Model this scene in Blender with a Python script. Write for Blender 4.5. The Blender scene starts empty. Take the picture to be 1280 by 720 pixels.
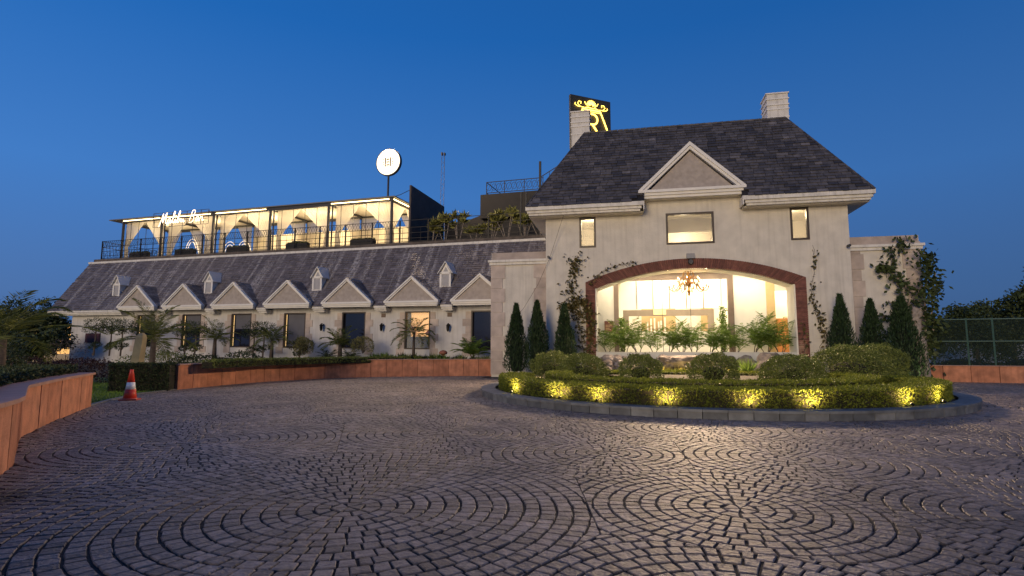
import bpy, bmesh, math, random
import numpy as np
from mathutils import Matrix, Vector, noise
random.seed(7)
RNG = np.random.default_rng(7)
R = math.radians
SC = bpy.context.scene
COL = SC.collection
# ------------------------------------------------------------ camera
EYE = 1.35
cd = bpy.data.cameras.new('camera'); cam = bpy.data.objects.new('camera', cd); COL.objects.link(cam)
cd.sensor_width = 36; cd.lens = 700/1280*36; cd.clip_start = .1; cd.clip_end = 2000
cam.location = (0, 0, EYE); cam.rotation_euler = (R(90)+math.atan(75/700), 0, 0)
SC.camera = cam
# ------------------------------------------------------------ world, sun, exposure
SUN_EL, SUN_AZ = 9, 206           # afterglow side of the sky, behind the camera
w = bpy.data.worlds.new('World'); SC.world = w; w.use_nodes = True
nt = w.node_tree; bg = nt.nodes['Background']
sky = nt.nodes.new('ShaderNodeTexSky'); sky.sky_type = 'NISHITA'; sky.sun_disc = False
sky.sun_elevation = R(-3.0); sky.sun_rotation = R(SUN_AZ); sky.altitude = 0
sky.air_density = 1.0; sky.dust_density = .4; sky.ozone_density = 3.0
hs = nt.nodes.new('ShaderNodeHueSaturation'); hs.inputs['Saturation'].default_value = 1.0
nt.links.new(sky.outputs[0], hs.inputs['Color'])
# blue-hour gradient of the dome (by world direction): lighter and greyer towards the horizon
tcw = nt.nodes.new('ShaderNodeTexCoord'); sxw = nt.nodes.new('ShaderNodeSeparateXYZ')
nt.links.new(tcw.outputs['Generated'], sxw.inputs[0])
crw = nt.nodes.new('ShaderNodeValToRGB'); nt.links.new(sxw.outputs['Z'], crw.inputs[0])
crw.color_ramp.elements[0].position = 0.0; crw.color_ramp.elements[0].color = (.055, .115, .27, 1)
crw.color_ramp.elements[1].position = 1.0; crw.color_ramp.elements[1].color = (.002, .05, .22, 1)
for p_, c_ in ((.08, (.060, .148, .355, 1)), (.26, (.044, .175, .485, 1)), (.5, (.010, .118, .41, 1))):
    e_ = crw.color_ramp.elements.new(p_); e_.color = c_
mxw = nt.nodes.new('ShaderNodeMix'); mxw.data_type = 'RGBA'; mxw.blend_type = 'ADD'; mxw.inputs[0].default_value = 1
nt.links.new(crw.outputs[0], mxw.inputs[6]); 
skm = nt.nodes.new('ShaderNodeMix'); skm.data_type = 'RGBA'; skm.blend_type = 'MULTIPLY'; skm.inputs[0].default_value = 1
skm.inputs[7].default_value = (.25, .25, .25, 1)
nt.links.new(hs.outputs[0], skm.inputs[6]); nt.links.new(skm.outputs[2], mxw.inputs[7])
mrx = nt.nodes.new('ShaderNodeMapRange'); mrx.inputs[1].default_value = -.7; mrx.inputs[2].default_value = .75; mrx.inputs[3].default_value = 1.14; mrx.inputs[4].default_value = .80
nt.links.new(sxw.outputs['X'], mrx.inputs[0])
mlx = nt.nodes.new('ShaderNodeMix'); mlx.data_type = 'RGBA'; mlx.blend_type = 'MULTIPLY'; mlx.inputs[0].default_value = 1
nt.links.new(mxw.outputs[2], mlx.inputs[6]); nt.links.new(mrx.outputs[0], mlx.inputs[7]); nt.links.new(mlx.outputs[2], bg.inputs[0]); bg.inputs[1].default_value = 1.0
sl = bpy.data.lights.new('sun', 'SUN'); so = bpy.data.objects.new('sun', sl); COL.objects.link(so)
sl.energy = 1.75; sl.angle = R(24); sl.color = (1, .77, .48)
so.rotation_euler = (R(90-SUN_EL), 0, R(180-SUN_AZ+0))
vs = SC.view_settings; vs.view_transform = 'Standard'; vs.look = 'None'; vs.exposure = 0; vs.gamma = 1; vs.use_curve_mapping = False

# ------------------------------------------------------------ frames
def frame(o, deg, tilt=0):
    a = R(deg); u = Vector((math.cos(a), -math.sin(a), 0)); n = Vector((math.sin(a), math.cos(a), 0))
    m = Matrix(((u.x, n.x, 0, o[0]), (u.y, n.y, 0, o[1]), (0, 0, 1, 0), (0, 0, 0, 1)))
    return m @ Matrix.Rotation(tilt, 4, 'Y')
I4 = Matrix.Identity(4)
MF = frame((1.58, 25.8), 11.8)
WF = frame((-.33, 29.542), 18, .0085)
def T(x, y, z=0, rz=0): return Matrix.Translation((x, y, z)) @ Matrix.Rotation(rz, 4, 'Z')

# ------------------------------------------------------------ materials
MATS = {}
def nodes(m): return m.node_tree.nodes, m.node_tree.links
def mat(name, c, rough=.7, metal=0, var=.12, scale=6., bump=0., bscale=40., tint=None, spec=.5, stain=0):
    if name in MATS: return MATS[name]
    m = bpy.data.materials.new(name); m.use_nodes = True; N, L = nodes(m); b = N['Principled BSDF']
    b.inputs['Roughness'].default_value = rough; b.inputs['Metallic'].default_value = metal
    b.inputs['Specular IOR Level'].default_value = spec
    tc = N.new('ShaderNodeTexCoord'); no = N.new('ShaderNodeTexNoise'); no.inputs['Scale'].default_value = scale
    no.inputs['Detail'].default_value = 6; L.new(tc.outputs['Object'], no.inputs['Vector'])
    rp = N.new('ShaderNodeMapRange'); rp.inputs[1].default_value = .3; rp.inputs[2].default_value = .7
    rp.inputs[3].default_value = 1-var; rp.inputs[4].default_value = 1+var; L.new(no.outputs['Fac'], rp.inputs[0])
    mx = N.new('ShaderNodeMix'); mx.data_type = 'RGBA'; mx.blend_type = 'MULTIPLY'; mx.inputs[0].default_value = 1
    L.new(rp.outputs[0], mx.inputs[7])
    if tint:
        at = N.new('ShaderNodeAttribute'); at.attribute_name = 'tint'
        t2 = N.new('ShaderNodeMix'); t2.data_type = 'RGBA'; t2.inputs[6].default_value = (*c, 1); t2.inputs[7].default_value = (*tint, 1)
        L.new(at.outputs['Fac'], t2.inputs[0]); L.new(t2.outputs[2], mx.inputs[6])
    else: mx.inputs[6].default_value = (*c, 1)
    out = mx.outputs[2]
    if stain:
        mp = N.new('ShaderNodeMapping'); mp.inputs['Scale'].default_value = (4.6, 4.6, .22); L.new(tc.outputs['Object'], mp.inputs['Vector'])
        n2 = N.new('ShaderNodeTexNoise'); n2.inputs['Scale'].default_value = 1.6; n2.inputs['Detail'].default_value = 8; L.new(mp.outputs[0], n2.inputs['Vector'])
        r2 = N.new('ShaderNodeMapRange'); r2.inputs[1].default_value = .5; r2.inputs[2].default_value = .72; r2.inputs[4].default_value = stain; L.new(n2.outputs['Fac'], r2.inputs[0])
        m3 = N.new('ShaderNodeMix'); m3.data_type = 'RGBA'; L.new(r2.outputs[0], m3.inputs[0]); L.new(out, m3.inputs[6])
        m3.inputs[7].default_value = (c[0]*.35, c[1]*.33, c[2]*.3, 1); out = m3.outputs[2]
    L.new(out, b.inputs['Base Color'])
    if bump:
        n4 = N.new('ShaderNodeTexNoise'); n4.inputs['Scale'].default_value = bscale; n4.inputs['Detail'].default_value = 5; L.new(tc.outputs['Object'], n4.inputs['Vector'])
        bm_ = N.new('ShaderNodeBump'); bm_.inputs['Strength'].default_value = bump; bm_.inputs['Distance'].default_value = .02
        L.new(n4.outputs['Fac'], bm_.inputs['Height']); L.new(bm_.outputs[0], b.inputs['Normal'])
    MATS[name] = m; return m
def emit(name, c, s):
    if name in MATS: return MATS[name]
    m = bpy.data.materials.new(name); m.use_nodes = True; N, L = nodes(m); b = N['Principled BSDF']
    b.inputs['Base Color'].default_value = (*c, 1); b.inputs['Emission Color'].default_value = (*c, 1); b.inputs['Emission Strength'].default_value = s
    MATS[name] = m; return m
def glass(name, c=(.9, .93, .92), alpha=.12, rough=.03):
    if name in MATS: return MATS[name]
    m = bpy.data.materials.new(name); m.use_nodes = True; N, L = nodes(m); b = N['Principled BSDF']
    b.inputs['Base Color'].default_value = (*c, 1); b.inputs['Roughness'].default_value = rough; b.inputs['Alpha'].default_value = alpha
    MATS[name] = m; return m
plaster = mat('plaster', (.62, .575, .50), .85, var=.10, scale=2.0, bump=.45, bscale=15, stain=.2)
stonec = mat('cut_stone', (.40, .33, .285), .8, var=.18, scale=2.5, bump=.3, bscale=25, tint=(.54, .45, .385))
trim = mat('white_trim', (.66, .63, .58), .6, var=.12, scale=3, stain=.35)
trimw = mat('clean_trim', (.74, .71, .66), .6, var=.06, scale=3)
tymp = mat('rough_render', (.40, .345, .30), .9, var=.14, scale=5, bump=.6, bscale=60)
slate = mat('slate', (.034, .033, .038), .6, var=.3, scale=5, bump=.4, bscale=30, tint=(.17, .155, .155))
def wing_slate():
    m = mat('streaked_slate', (.105, .090, .092), .6, var=.25, scale=5, bump=.3, bscale=30, tint=(.22, .195, .20))
    N, L = nodes(m); b = N['Principled BSDF']; src = b.inputs['Base Color'].links[0].from_socket
    tc = N.new('ShaderNodeTexCoord'); mp = N.new('ShaderNodeMapping'); mp.inputs['Scale'].default_value = (1.7, .05, .10)
    L.new(tc.outputs['Object'], mp.inputs['Vector'])
    n = N.new('ShaderNodeTexNoise'); n.inputs['Scale'].default_value = 1.3; n.inputs['Detail'].default_value = 7; n.inputs['Roughness'].default_value = .62
    L.new(mp.outputs[0], n.inputs['Vector'])
    r = N.new('ShaderNodeMapRange'); r.inputs[1].default_value = .50; r.inputs[2].default_value = .62; r.inputs[4].default_value = .85
    L.new(n.outputs['Fac'], r.inputs[0])
    n3 = N.new('ShaderNodeTexNoise'); n3.inputs['Scale'].default_value = 9; L.new(tc.outputs['Object'], n3.inputs['Vector'])
    mu = N.new('ShaderNodeMath'); mu.operation = 'MULTIPLY'; L.new(r.outputs[0], mu.inputs[0])
    r3 = N.new('ShaderNodeMapRange'); r3.inputs[1].default_value = .35; r3.inputs[2].default_value = .6; L.new(n3.outputs['Fac'], r3.inputs[0]); L.new(r3.outputs[0], mu.inputs[1])
    mx = N.new('ShaderNodeMix'); mx.data_type = 'RGBA'; L.new(mu.outputs[0], mx.inputs[0]); L.new(src, mx.inputs[6]); mx.inputs[7].default_value = (.45, .42, .40, 1)
    L.new(mx.outputs[2], b.inputs['Base Color']); return m
wslate = wing_slate()
brick = mat('red_brick', (.13, .048, .036), .8, var=.25, scale=8, bump=.3, bscale=60, tint=(.22, .085, .06))
darkwood = mat('dark_frame', (.045, .028, .02), .45, var=.1)
lacq = mat('portal_brown', (.17, .12, .09), .4, var=.15, scale=3)
orangewood = mat('orange_wood', (.50, .20, .06), .45, var=.15, scale=3)
cream = mat('cream_paint', (.80, .76, .67), .7, var=.03, scale=2)
whitep = mat('white_panel', (.82, .79, .70), .35, var=.03, scale=2)
iron = mat('black_iron', (.012, .011, .011), .45, metal=.6, var=.1)
steel = mat('dark_steel', (.05, .05, .055), .5, metal=.5, var=.15)
brass = mat('brass', (.42, .22, .055), .35, metal=.8, var=.1)
darkclad = mat('dark_cladding', (.014, .012, .012), .7, var=.3, scale=2, bump=.2)
redst = mat('red_sandstone', (.38, .145, .075), .8, var=.30, scale=3.5, bump=.5, bscale=24, tint=(.50, .21, .115), stain=.35)
redcop = mat('sandstone_coping', (.36, .20, .15), .65, var=.15, scale=3, bump=.2)
granite = mat('kerb_granite', (.085, .088, .088), .6, var=.3, scale=5, bump=.3, bscale=40, tint=(.19, .19, .18))
rockm = mat('rock', (.13, .105, .09), .9, var=.45, scale=5, bump=1.0, bscale=12, tint=(.27, .245, .23))
soil = mat('soil', (.05, .04, .025), .95, var=.3, scale=8, bump=.8, bscale=20)
bark = mat('bark', (.10, .075, .055), .9, var=.3, scale=9, bump=.8, bscale=30)
palebark = mat('pale_bark', (.30, .25, .21), .9, var=.35, scale=9, bump=.9, bscale=20)
curt = mat('curtain', (.72, .66, .58), .9, var=.05, scale=3)
def sheer(m):
    N, L = nodes(m); b = N['Principled BSDF']; o = N['Material Output']; t = N.new('ShaderNodeBsdfTranslucent'); t.inputs[0].default_value = (.80, .75, .68, 1)
    x = N.new('ShaderNodeMixShader'); x.inputs[0].default_value = .6; b.inputs['Alpha'].default_value = .62; L.new(b.outputs[0], x.inputs[1]); L.new(t.outputs[0], x.inputs[2]); L.new(x.outputs[0], o.inputs[0])
sheer(curt)
orangep = mat('cone_orange', (.62, .045, .02), .45, var=.08)
whiteplastic = mat('reflective_white', (.78, .78, .76), .4, var=.08)
rubber = mat('black_rubber', (.02, .02, .02), .7)
terracotta = mat('terracotta', (.28, .10, .06), .7, var=.2)
def leafm(name, a, b_, rough=.55):
    m = mat(name, a, rough, var=.25, scale=3, tint=b_, spec=.25); return m
lf_hedge = leafm('hedge_leaf', (.070, .100, .014), (.22, .245, .035))
lf_shrub = leafm('shrub_leaf', (.065, .090, .014), (.21, .24, .055))
lf_cyp = leafm('cypress_leaf', (.010, .022, .010), (.035, .065, .025))
lf_palm = leafm('palm_leaf', (.06, .08, .016), (.20, .21, .05))
lf_areca = leafm('areca_leaf', (.07, .13, .02), (.24, .34, .07))
lf_dark = leafm('dark_leaf', (.018, .028, .011), (.07, .095, .03))
def translucent(m, f=.45):
    N, L = nodes(m); b = N['Principled BSDF']; o = N['Material Output']; t = N.new('ShaderNodeBsdfTranslucent'); L.new(b.inputs['Base Color'].links[0].from_socket, t.inputs[0])
    x = N.new('ShaderNodeMixShader'); x.inputs[0].default_value = f; L.new(b.outputs[0], x.inputs[1]); L.new(t.outputs[0], x.inputs[2]); L.new(x.outputs[0], o.inputs[0])
translucent(lf_areca); translucent(lf_palm, .3); translucent(lf_hedge, .3)
lf_vine = leafm('vine_leaf', (.04, .045, .012), (.14, .10, .03))
lf_yel = leafm('yellow_leaf', (.11, .10, .025), (.28, .25, .08))
lf_red = leafm('purple_leaf', (.035, .015, .014), (.08, .035, .03))
lf_grass = leafm('grass_blade', (.07, .14, .015), (.16, .26, .035))

# ------------------------------------------------------------ mesh builder
class MB:
    def __init__(s): s.v = []; s.f = []; s.t = []; s.n = 0
    def add(s, V, F, tint=0.):
        V = np.asarray(V, float).reshape(-1, 3); k = s.n
        s.v.append(V); s.n += len(V)
        s.t.append(np.full(len(V), tint) if np.isscalar(tint) else np.asarray(tint, float))
        s.f.extend([tuple(i+k for i in f) for f in F]); return s
    def box(s, x0, x1, y0, y1, z0, z1, tint=0.):
        V = [(x, y, z) for z in (z0, z1) for y in (y0, y1) for x in (x0, x1)]
        return s.add(V, [(0, 2, 3, 1), (4, 5, 7, 6), (0, 1, 5, 4), (2, 6, 7, 3), (0, 4, 6, 2), (1, 3, 7, 5)], tint)
    def prism(s, P, ext, tint=0.):          # polygon P (3-D points) extruded by vector ext
        P = np.asarray(P, float); n = len(P); V = np.vstack([P, P+np.asarray(ext, float)])
        F = [tuple(range(n))[::-1], tuple(range(n, 2*n))]+[(i, (i+1) % n, n+(i+1) % n, n+i) for i in range(n)]
        return s.add(V, F, tint)
    def bar(s, a, b, r, r2=None, k=4, tint=0., cap=True):
        return s.tube([a, b], [r, r if r2 is None else r2], k, tint, cap)
    def tube(s, P, rad, k=6, tint=0., cap=True):
        P = [Vector(p) for p in P]; n = len(P)
        if np.isscalar(rad): rad = [rad]*n
        V = []; up = None
        for i in range(n):
            d = (P[min(i+1, n-1)]-P[max(i-1, 0)]).normalized()
            if up is None: up = Vector((0, 0, 1)) if abs(d.z) < .9 else Vector((1, 0, 0))
            a = d.cross(up); a = a.normalized() if a.length > 1e-6 else d.orthogonal().normalized()
            b = a.cross(d); up = b
            for j in range(k):
                t = 2*math.pi*(j+.5)/k; V.append(P[i]+(a*math.cos(t)+b*math.sin(t))*rad[i])
        F = [(i*k+j, i*k+(j+1) % k, (i+1)*k+(j+1) % k, (i+1)*k+j) for i in range(n-1) for j in range(k)]
        if cap: F += [tuple(range(k))[::-1], tuple(range((n-1)*k, n*k))]
        return s.add([tuple(v) for v in V], F, tint)
    def lathe(s, prof, k=16, c=(0, 0, 0), tint=0., axis='z'):
        V = []
        for r_, z_ in prof:
            for j in range(k):
                t = 2*math.pi*j/k; p = (r_*math.cos(t), r_*math.sin(t), z_)
                if axis == 'y': p = (p[0], p[2], p[1])
                V.append((p[0]+c[0], p[1]+c[1], p[2]+c[2]))
        n = len(prof)
        F = [(i*k+j, i*k+(j+1) % k, (i+1)*k+(j+1) % k, (i+1)*k+j) for i in range(n-1) for j in range(k)]
        F += [tuple(range(k))[::-1], tuple(range((n-1)*k, n*k))]
        return s.add(V, F, tint)
    def leaves(s, P, D, ln, wd, tint=None, S=None):      # rhombic leaves: base P, direction D
        P = np.asarray(P, float); N = len(P)
        D = D/np.maximum(np.linalg.norm(D, axis=1, keepdims=True), 1e-6)
        if S is None: S = RNG.normal(size=(N, 3))
        S = S-(S*D).sum(1, keepdims=True)*D; S /= np.maximum(np.linalg.norm(S, axis=1, keepdims=True), 1e-6)
        ln = np.broadcast_to(np.asarray(ln, float), (N,))[:, None]; wd = np.broadcast_to(np.asarray(wd, float), (N,))[:, None]
        V = np.stack([P, P+D*ln*.45+S*wd*.5, P+D*ln, P+D*ln*.45-S*wd*.5], 1).reshape(-1, 3)
        t = RNG.random(N) if tint is None else np.broadcast_to(tint, (N,))
        k = s.n; s.v.append(V); s.n += 4*N; s.t.append(np.repeat(t, 4))
        idx = (np.arange(N)*4)[:, None]+np.arange(4)+k
        s.f.extend(map(tuple, idx.tolist())); return s
    def mesh(s, name, m, smooth=False):
        me = bpy.data.meshes.new(name)
        V = np.vstack(s.v); me.from_pydata(V.tolist(), [], s.f)
        a = me.attributes.new('tint', 'FLOAT', 'POINT'); a.data.foreach_set('value', np.concatenate(s.t).astype(np.float32))
        for x in (m if isinstance(m, (list, tuple)) else [m]): me.materials.append(x)
        if smooth: me.polygons.foreach_set('use_smooth', [True]*len(me.polygons))
        me.update(); return me
    def build(s, name, m, parent=None, mx=None, smooth=False):
        o = bpy.data.objects.new(name, s.mesh(name, m, smooth)); COL.objects.link(o)
        if parent is not None: o.parent = parent
        if mx is not None: o.matrix_local = mx
        return o
def tag(o, label=None, cat=None, group=None, kind=None):
    if label: o['label'] = label
    if cat: o['category'] = cat
    if group: o['group'] = group
    if kind: o['kind'] = kind
    return o
def thing(name, mx, label, cat, group=None):
    o = bpy.data.objects.new(name, None); COL.objects.link(o); o.empty_display_size = .2; o.matrix_local = mx
    return tag(o, label, cat, group)
def copy_tree(o, mx=None, label=None, parent=None):
    c = o.copy(); COL.objects.link(c)
    if parent is not None: c.parent = parent
    if mx is not None: c.matrix_local = mx
    if label: c['label'] = label
    for ch in list(o.children): copy_tree(ch, None, None, c)
    return c
def point(name, mx, parent, e, c=(1, .72, .38), r=.05, loc=(0, 0, 0), spot=None, aim=None):
    l = bpy.data.lights.new(name, 'SPOT' if spot else 'POINT'); l.energy = e; l.color = c; l.shadow_soft_size = r
    if spot: l.spot_size = R(spot); l.spot_blend = .8
    o = bpy.data.objects.new(name, l); COL.objects.link(o)
    if parent is not None: o.parent = parent
    m = Matrix.Translation(loc)
    if aim is not None: m = m @ Vector(aim).to_track_quat('-Z', 'Y').to_matrix().to_4x4()
    o.matrix_local = (mx @ m) if mx is not None else m
    return o
def area(name, parent, loc, sx, sy, e, c):
    l = bpy.data.lights.new(name, 'AREA'); l.shape = 'RECTANGLE'; l.size = sx; l.size_y = sy; l.energy = e; l.color = c
    o = bpy.data.objects.new(name, l); COL.objects.link(o); o.parent = parent; o.location = loc; return o

# ------------------------------------------------------------ ground, lawn, paving
mb = MB(); mb.add([(-500, -200, -.06), (500, -200, -.06), (500, 900, -.06), (-500, 900, -.06)], [(0, 1, 2, 3)])
gmat = mat('rough_ground', (.022, .03, .014), .95, var=.4, scale=.6, bump=.5, bscale=6)
tag(mb.build('ground', gmat), kind='structure')
LEFT = [(-3.6, -3), (-3.9, 0), (-4.35, 3), (-5.05, 5.2), (-5.43, 6.12), (-5.80, 6.7), (-7.47, 8.68), (-8.62, 10.77), (-9.84, 13.3)]
EDGE = [(-10.44, 14.85), (-11.0, 16.9), (-10.92, 18.7)]
RED = [(-10.91, 18.5), (-10.72, 20.0), (-10.45, 21.3), (-9.9, 22.9), (-9.1, 24.2), (-8.0, 25.5), (-6.79, 26.45), (-5.0, 27.0), (-3.0, 27.35), (-.9, 27.5)]
COURT = LEFT+EDGE+RED[1:]+[(1, 27), (14.5, 23.3), (17.0, 22.9), (19.75, 21.87), (26, 19.4), (34, 15), (34, -3)]
mb = MB(); mb.add([(x, y, -.0125) for x, y in COURT], [tuple(range(len(COURT)))[::-1]])
tag(mb.build('paving_bed', mat('mortar', (.012, .011, .012), .95, var=.6, scale=5, bump=.6)), kind='structure')
def inpoly(P, poly):
    x, y = P[:, 0], P[:, 1]; ins = np.zeros(len(P), bool); n = len(poly)
    for i in range(n):
        x0, y0 = poly[i]; x1, y1 = poly[(i+1) % n]
        if y0 == y1: continue
        c = ((y0 > y) != (y1 > y)) & (x < (x1-x0)*(y-y0)/(y1-y0)+x0); ins ^= c
    return ins
def island_local(x, y):
    p = MF.inverted() @ Vector((x, y, 0)); return p.x, p.y
CEN = [(-1.40, 4.96), (1.93, 4.92), (1.24, 7.44), (-1.09, 9.22), (3.4, 7.1), (-4.7, 8.29), (4.25, 4.6), (6.5, 7.2), (5.6, 8.9), (3.3, 9.6), (-4.27, 12.1), (-6.6, 12.6),
       (1.15, 2.9), (.9, 10.9), (-2.4, 14.0)]
rr = random.Random(3); tries = 0
while tries < 9000:
    tries += 1; y = rr.uniform(1, 30); x = rr.uniform(-12, 30)
    if (y > 11.5 or x > 6.5) and all((x-a)**2+(y-b)**2 > 2.9**2 for a, b in CEN): CEN.append((x, y))
CENA = np.array(CEN); WGT = np.zeros(len(CEN)); WGT[0] = 2.6; WGT[5] = 2.0; WGT[2] = -.6   # some rosettes were laid wider than their neighbours
def paving():
    mb = MB(); rw = .136; gap = .020
    for ci, (cx, cy) in enumerate(CEN):
        dd = np.hypot(CENA[:, 0]-cx, CENA[:, 1]-cy); nb = np.argsort(dd)[1:18]
        nbs = [(CENA[j]-np.array([cx, cy]), dd[j]/2+(WGT[ci]-WGT[j])/(2*dd[j])) for j in nb if dd[j] < 14]
        for k in range(0, 54):
            r0, r1 = k*rw+.02, (k+1)*rw+.02-gap
            rm = (r0+r1)/2; n = max(5, int(round(2*math.pi*rm/.120))); ph = random.random()*6.28
            bd = ph+(np.arange(n)+RNG.uniform(-.17, .17, n))*2*math.pi/n; bd2 = np.append(bd[1:], bd[0]+2*math.pi); a = (bd+bd2)/2; ha = (bd2-bd)/2
            C = np.stack([cx+rm*np.cos(a), cy+rm*np.sin(a)], 1)
            d0 = rm
            ok = np.ones(n, bool)
            for q, hl_ in nbs:
                ok &= ((C[:, 0]-cx)*q[0]+(C[:, 1]-cy)*q[1])/np.hypot(*q) < hl_+.11
            ok &= (np.abs(C[:, 0]) < .97*C[:, 1]+3.2) & (C[:, 1] > .8)
            if not ok.any(): continue
            ok &= inpoly(C, COURT)
            for i in np.nonzero(ok)[0]:
                u, v = island_local(C[i, 0], C[i, 1])
                if v > -1 and -3 < u < 16: continue
                if (u-5.75)**2+(v+7.65)**2 < 6.5**2 or (v > -7.65 and -.8 < u < 12.3): continue
                h = ha[i]-gap*.45/rm; aj = a[i]
                jr = RNG.normal(size=4)*.0045; ja = RNG.normal(size=4)*.0035/rm
                poly = [(r0+jr[0], aj-h+ja[0]), (r1+jr[1], aj-h+ja[1]), (r1+jr[2], aj+h+ja[2]), (r0+jr[3], aj+h+ja[3])]
                P = [np.array([r_*math.cos(t), r_*math.sin(t)]) for r_, t in poly]
                for q, hl_ in nbs:                       # clip at the seam to the next rosette
                    L = np.hypot(*q); e = q/L; lim = hl_-.004
                    if max(p @ e for p in P) <= lim: continue
                    out = []
                    for j in range(len(P)):
                        p, p2 = P[j], P[(j+1) % len(P)]; s0, s1 = p @ e-lim, p2 @ e-lim
                        if s0 <= 0: out.append(p)
                        if s0*s1 < 0: out.append(p+(p2-p)*s0/(s0-s1))
                    P = out
                    if len(P) < 3: break
                if len(P) < 3: continue
                P = np.array(P); m = len(P); 
                ar = .5*abs(np.dot(P[:, 0], np.roll(P[:, 1], -1))-np.dot(P[:, 1], np.roll(P[:, 0], -1)))
                if ar < .0007: continue
                g = P.mean(0); z = random.uniform(-.002, .0025); tl = RNG.normal(size=2)*.012
                def zz(p, b): return b+z+float((p-g) @ tl)
                inn = g+(P-g)*.91
                V = [(p[0]+cx, p[1]+cy, -.05) for p in P]+[(p[0]+cx, p[1]+cy, zz(p, -.006)) for p in P]+[(p[0]+cx, p[1]+cy, zz(p, 0)) for p in inn]
                F = [(j, (j+1) % m, m+(j+1) % m, m+j) for j in range(m)]+[(m+j, m+(j+1) % m, 2*m+(j+1) % m, 2*m+j) for j in range(m)]+[tuple(range(2*m, 3*m))]
                mb.add(V, F, random.random())
    return mb
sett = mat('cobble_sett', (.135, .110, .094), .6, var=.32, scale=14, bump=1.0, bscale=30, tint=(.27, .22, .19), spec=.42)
def dark_patch(m):            # darker oval patch at the left and slow tone changes of the worn setts
    N, L = nodes(m); b = N['Principled BSDF']; src = b.inputs['Base Color'].links[0].from_socket
    tc = N.new('ShaderNodeTexCoord'); n = N.new('ShaderNodeTexNoise'); n.inputs['Scale'].default_value = .33; n.inputs['Detail'].default_value = 4
    L.new(tc.outputs['Object'], n.inputs['Vector'])
    r = N.new('ShaderNodeMapRange'); r.inputs[1].default_value = .35; r.inputs[2].default_value = .65; r.inputs[3].default_value = .72; r.inputs[4].default_value = 1.2
    L.new(n.outputs['Fac'], r.inputs[0])
    mx = N.new('ShaderNodeMix'); mx.data_type = 'RGBA'; mx.blend_type = 'MULTIPLY'; mx.inputs[0].default_value = 1; L.new(src, mx.inputs[6]); L.new(r.outputs[0], mx.inputs[7])
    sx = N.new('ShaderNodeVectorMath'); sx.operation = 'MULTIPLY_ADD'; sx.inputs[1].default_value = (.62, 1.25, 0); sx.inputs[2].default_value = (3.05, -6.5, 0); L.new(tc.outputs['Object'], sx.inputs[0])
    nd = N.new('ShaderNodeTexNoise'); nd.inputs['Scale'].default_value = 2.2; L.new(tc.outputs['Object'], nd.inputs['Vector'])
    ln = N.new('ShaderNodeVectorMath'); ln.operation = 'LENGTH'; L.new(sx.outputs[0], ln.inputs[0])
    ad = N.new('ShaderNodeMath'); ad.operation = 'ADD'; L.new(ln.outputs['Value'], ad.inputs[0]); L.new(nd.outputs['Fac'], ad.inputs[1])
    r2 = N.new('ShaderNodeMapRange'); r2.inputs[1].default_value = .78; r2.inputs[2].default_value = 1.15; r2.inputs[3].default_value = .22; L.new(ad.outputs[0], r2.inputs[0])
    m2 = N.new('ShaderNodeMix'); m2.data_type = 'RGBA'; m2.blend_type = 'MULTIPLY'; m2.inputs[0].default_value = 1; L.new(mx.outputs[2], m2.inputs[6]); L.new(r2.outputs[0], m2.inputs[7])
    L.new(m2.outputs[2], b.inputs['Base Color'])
dark_patch(sett)
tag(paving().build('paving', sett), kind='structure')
# lawn behind the low walls
mb = MB(); LW = [(-60, -3), (-4, -3)]+[(x-.3, y) for x, y in LEFT[1:]]+[(x+.02, y) for x, y in EDGE]+[(-11.2, 20), (-12, 30), (-60, 40)]
mb.add([(x, y, -.02) for x, y in LW], [tuple(range(len(LW)))])
tag(mb.build('lawn', mat('lawn_green', (.055, .11, .012), .9, var=.35, scale=2.5, bump=.6, bscale=30)), kind='structure')
P = np.stack([RNG.uniform(-22, -8.8, 42000), RNG.uniform(11, 22, 42000)], 1)
P = P[inpoly(P, [(-22, 11), (-9.2, 11), (-10.3, 13.4), (-10.56, 14.9), (-11.1, 16.9), (-11.05, 18), (-12.5, 22), (-22, 22)])]
D = np.column_stack([RNG.normal(size=(len(P), 2))*.45, np.ones(len(P))])
tag(MB().leaves(np.column_stack([P, np.full(len(P), -.025)]), D, .075, .014).build('grass', lf_grass), kind='stuff', label='short mown lawn grass behind the low stone wall', cat='grass')
mb = MB()
for (x0, y0), (x1, y1) in zip([LEFT[-1]]+EDGE[:-1], EDGE):
    d = Vector((x1-x0, y1-y0, 0)).normalized(); n_ = Vector((-d.y, d.x, 0))*.10
    mb.prism([(x0, y0, -.04), (x1, y1, -.04), (x1+n_.x, y1+n_.y, -.04), (x0+n_.x, y0+n_.y, -.04)], (0, 0, .065), .4)
tag(mb.build('lawn_kerb', granite), kind='structure')

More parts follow.
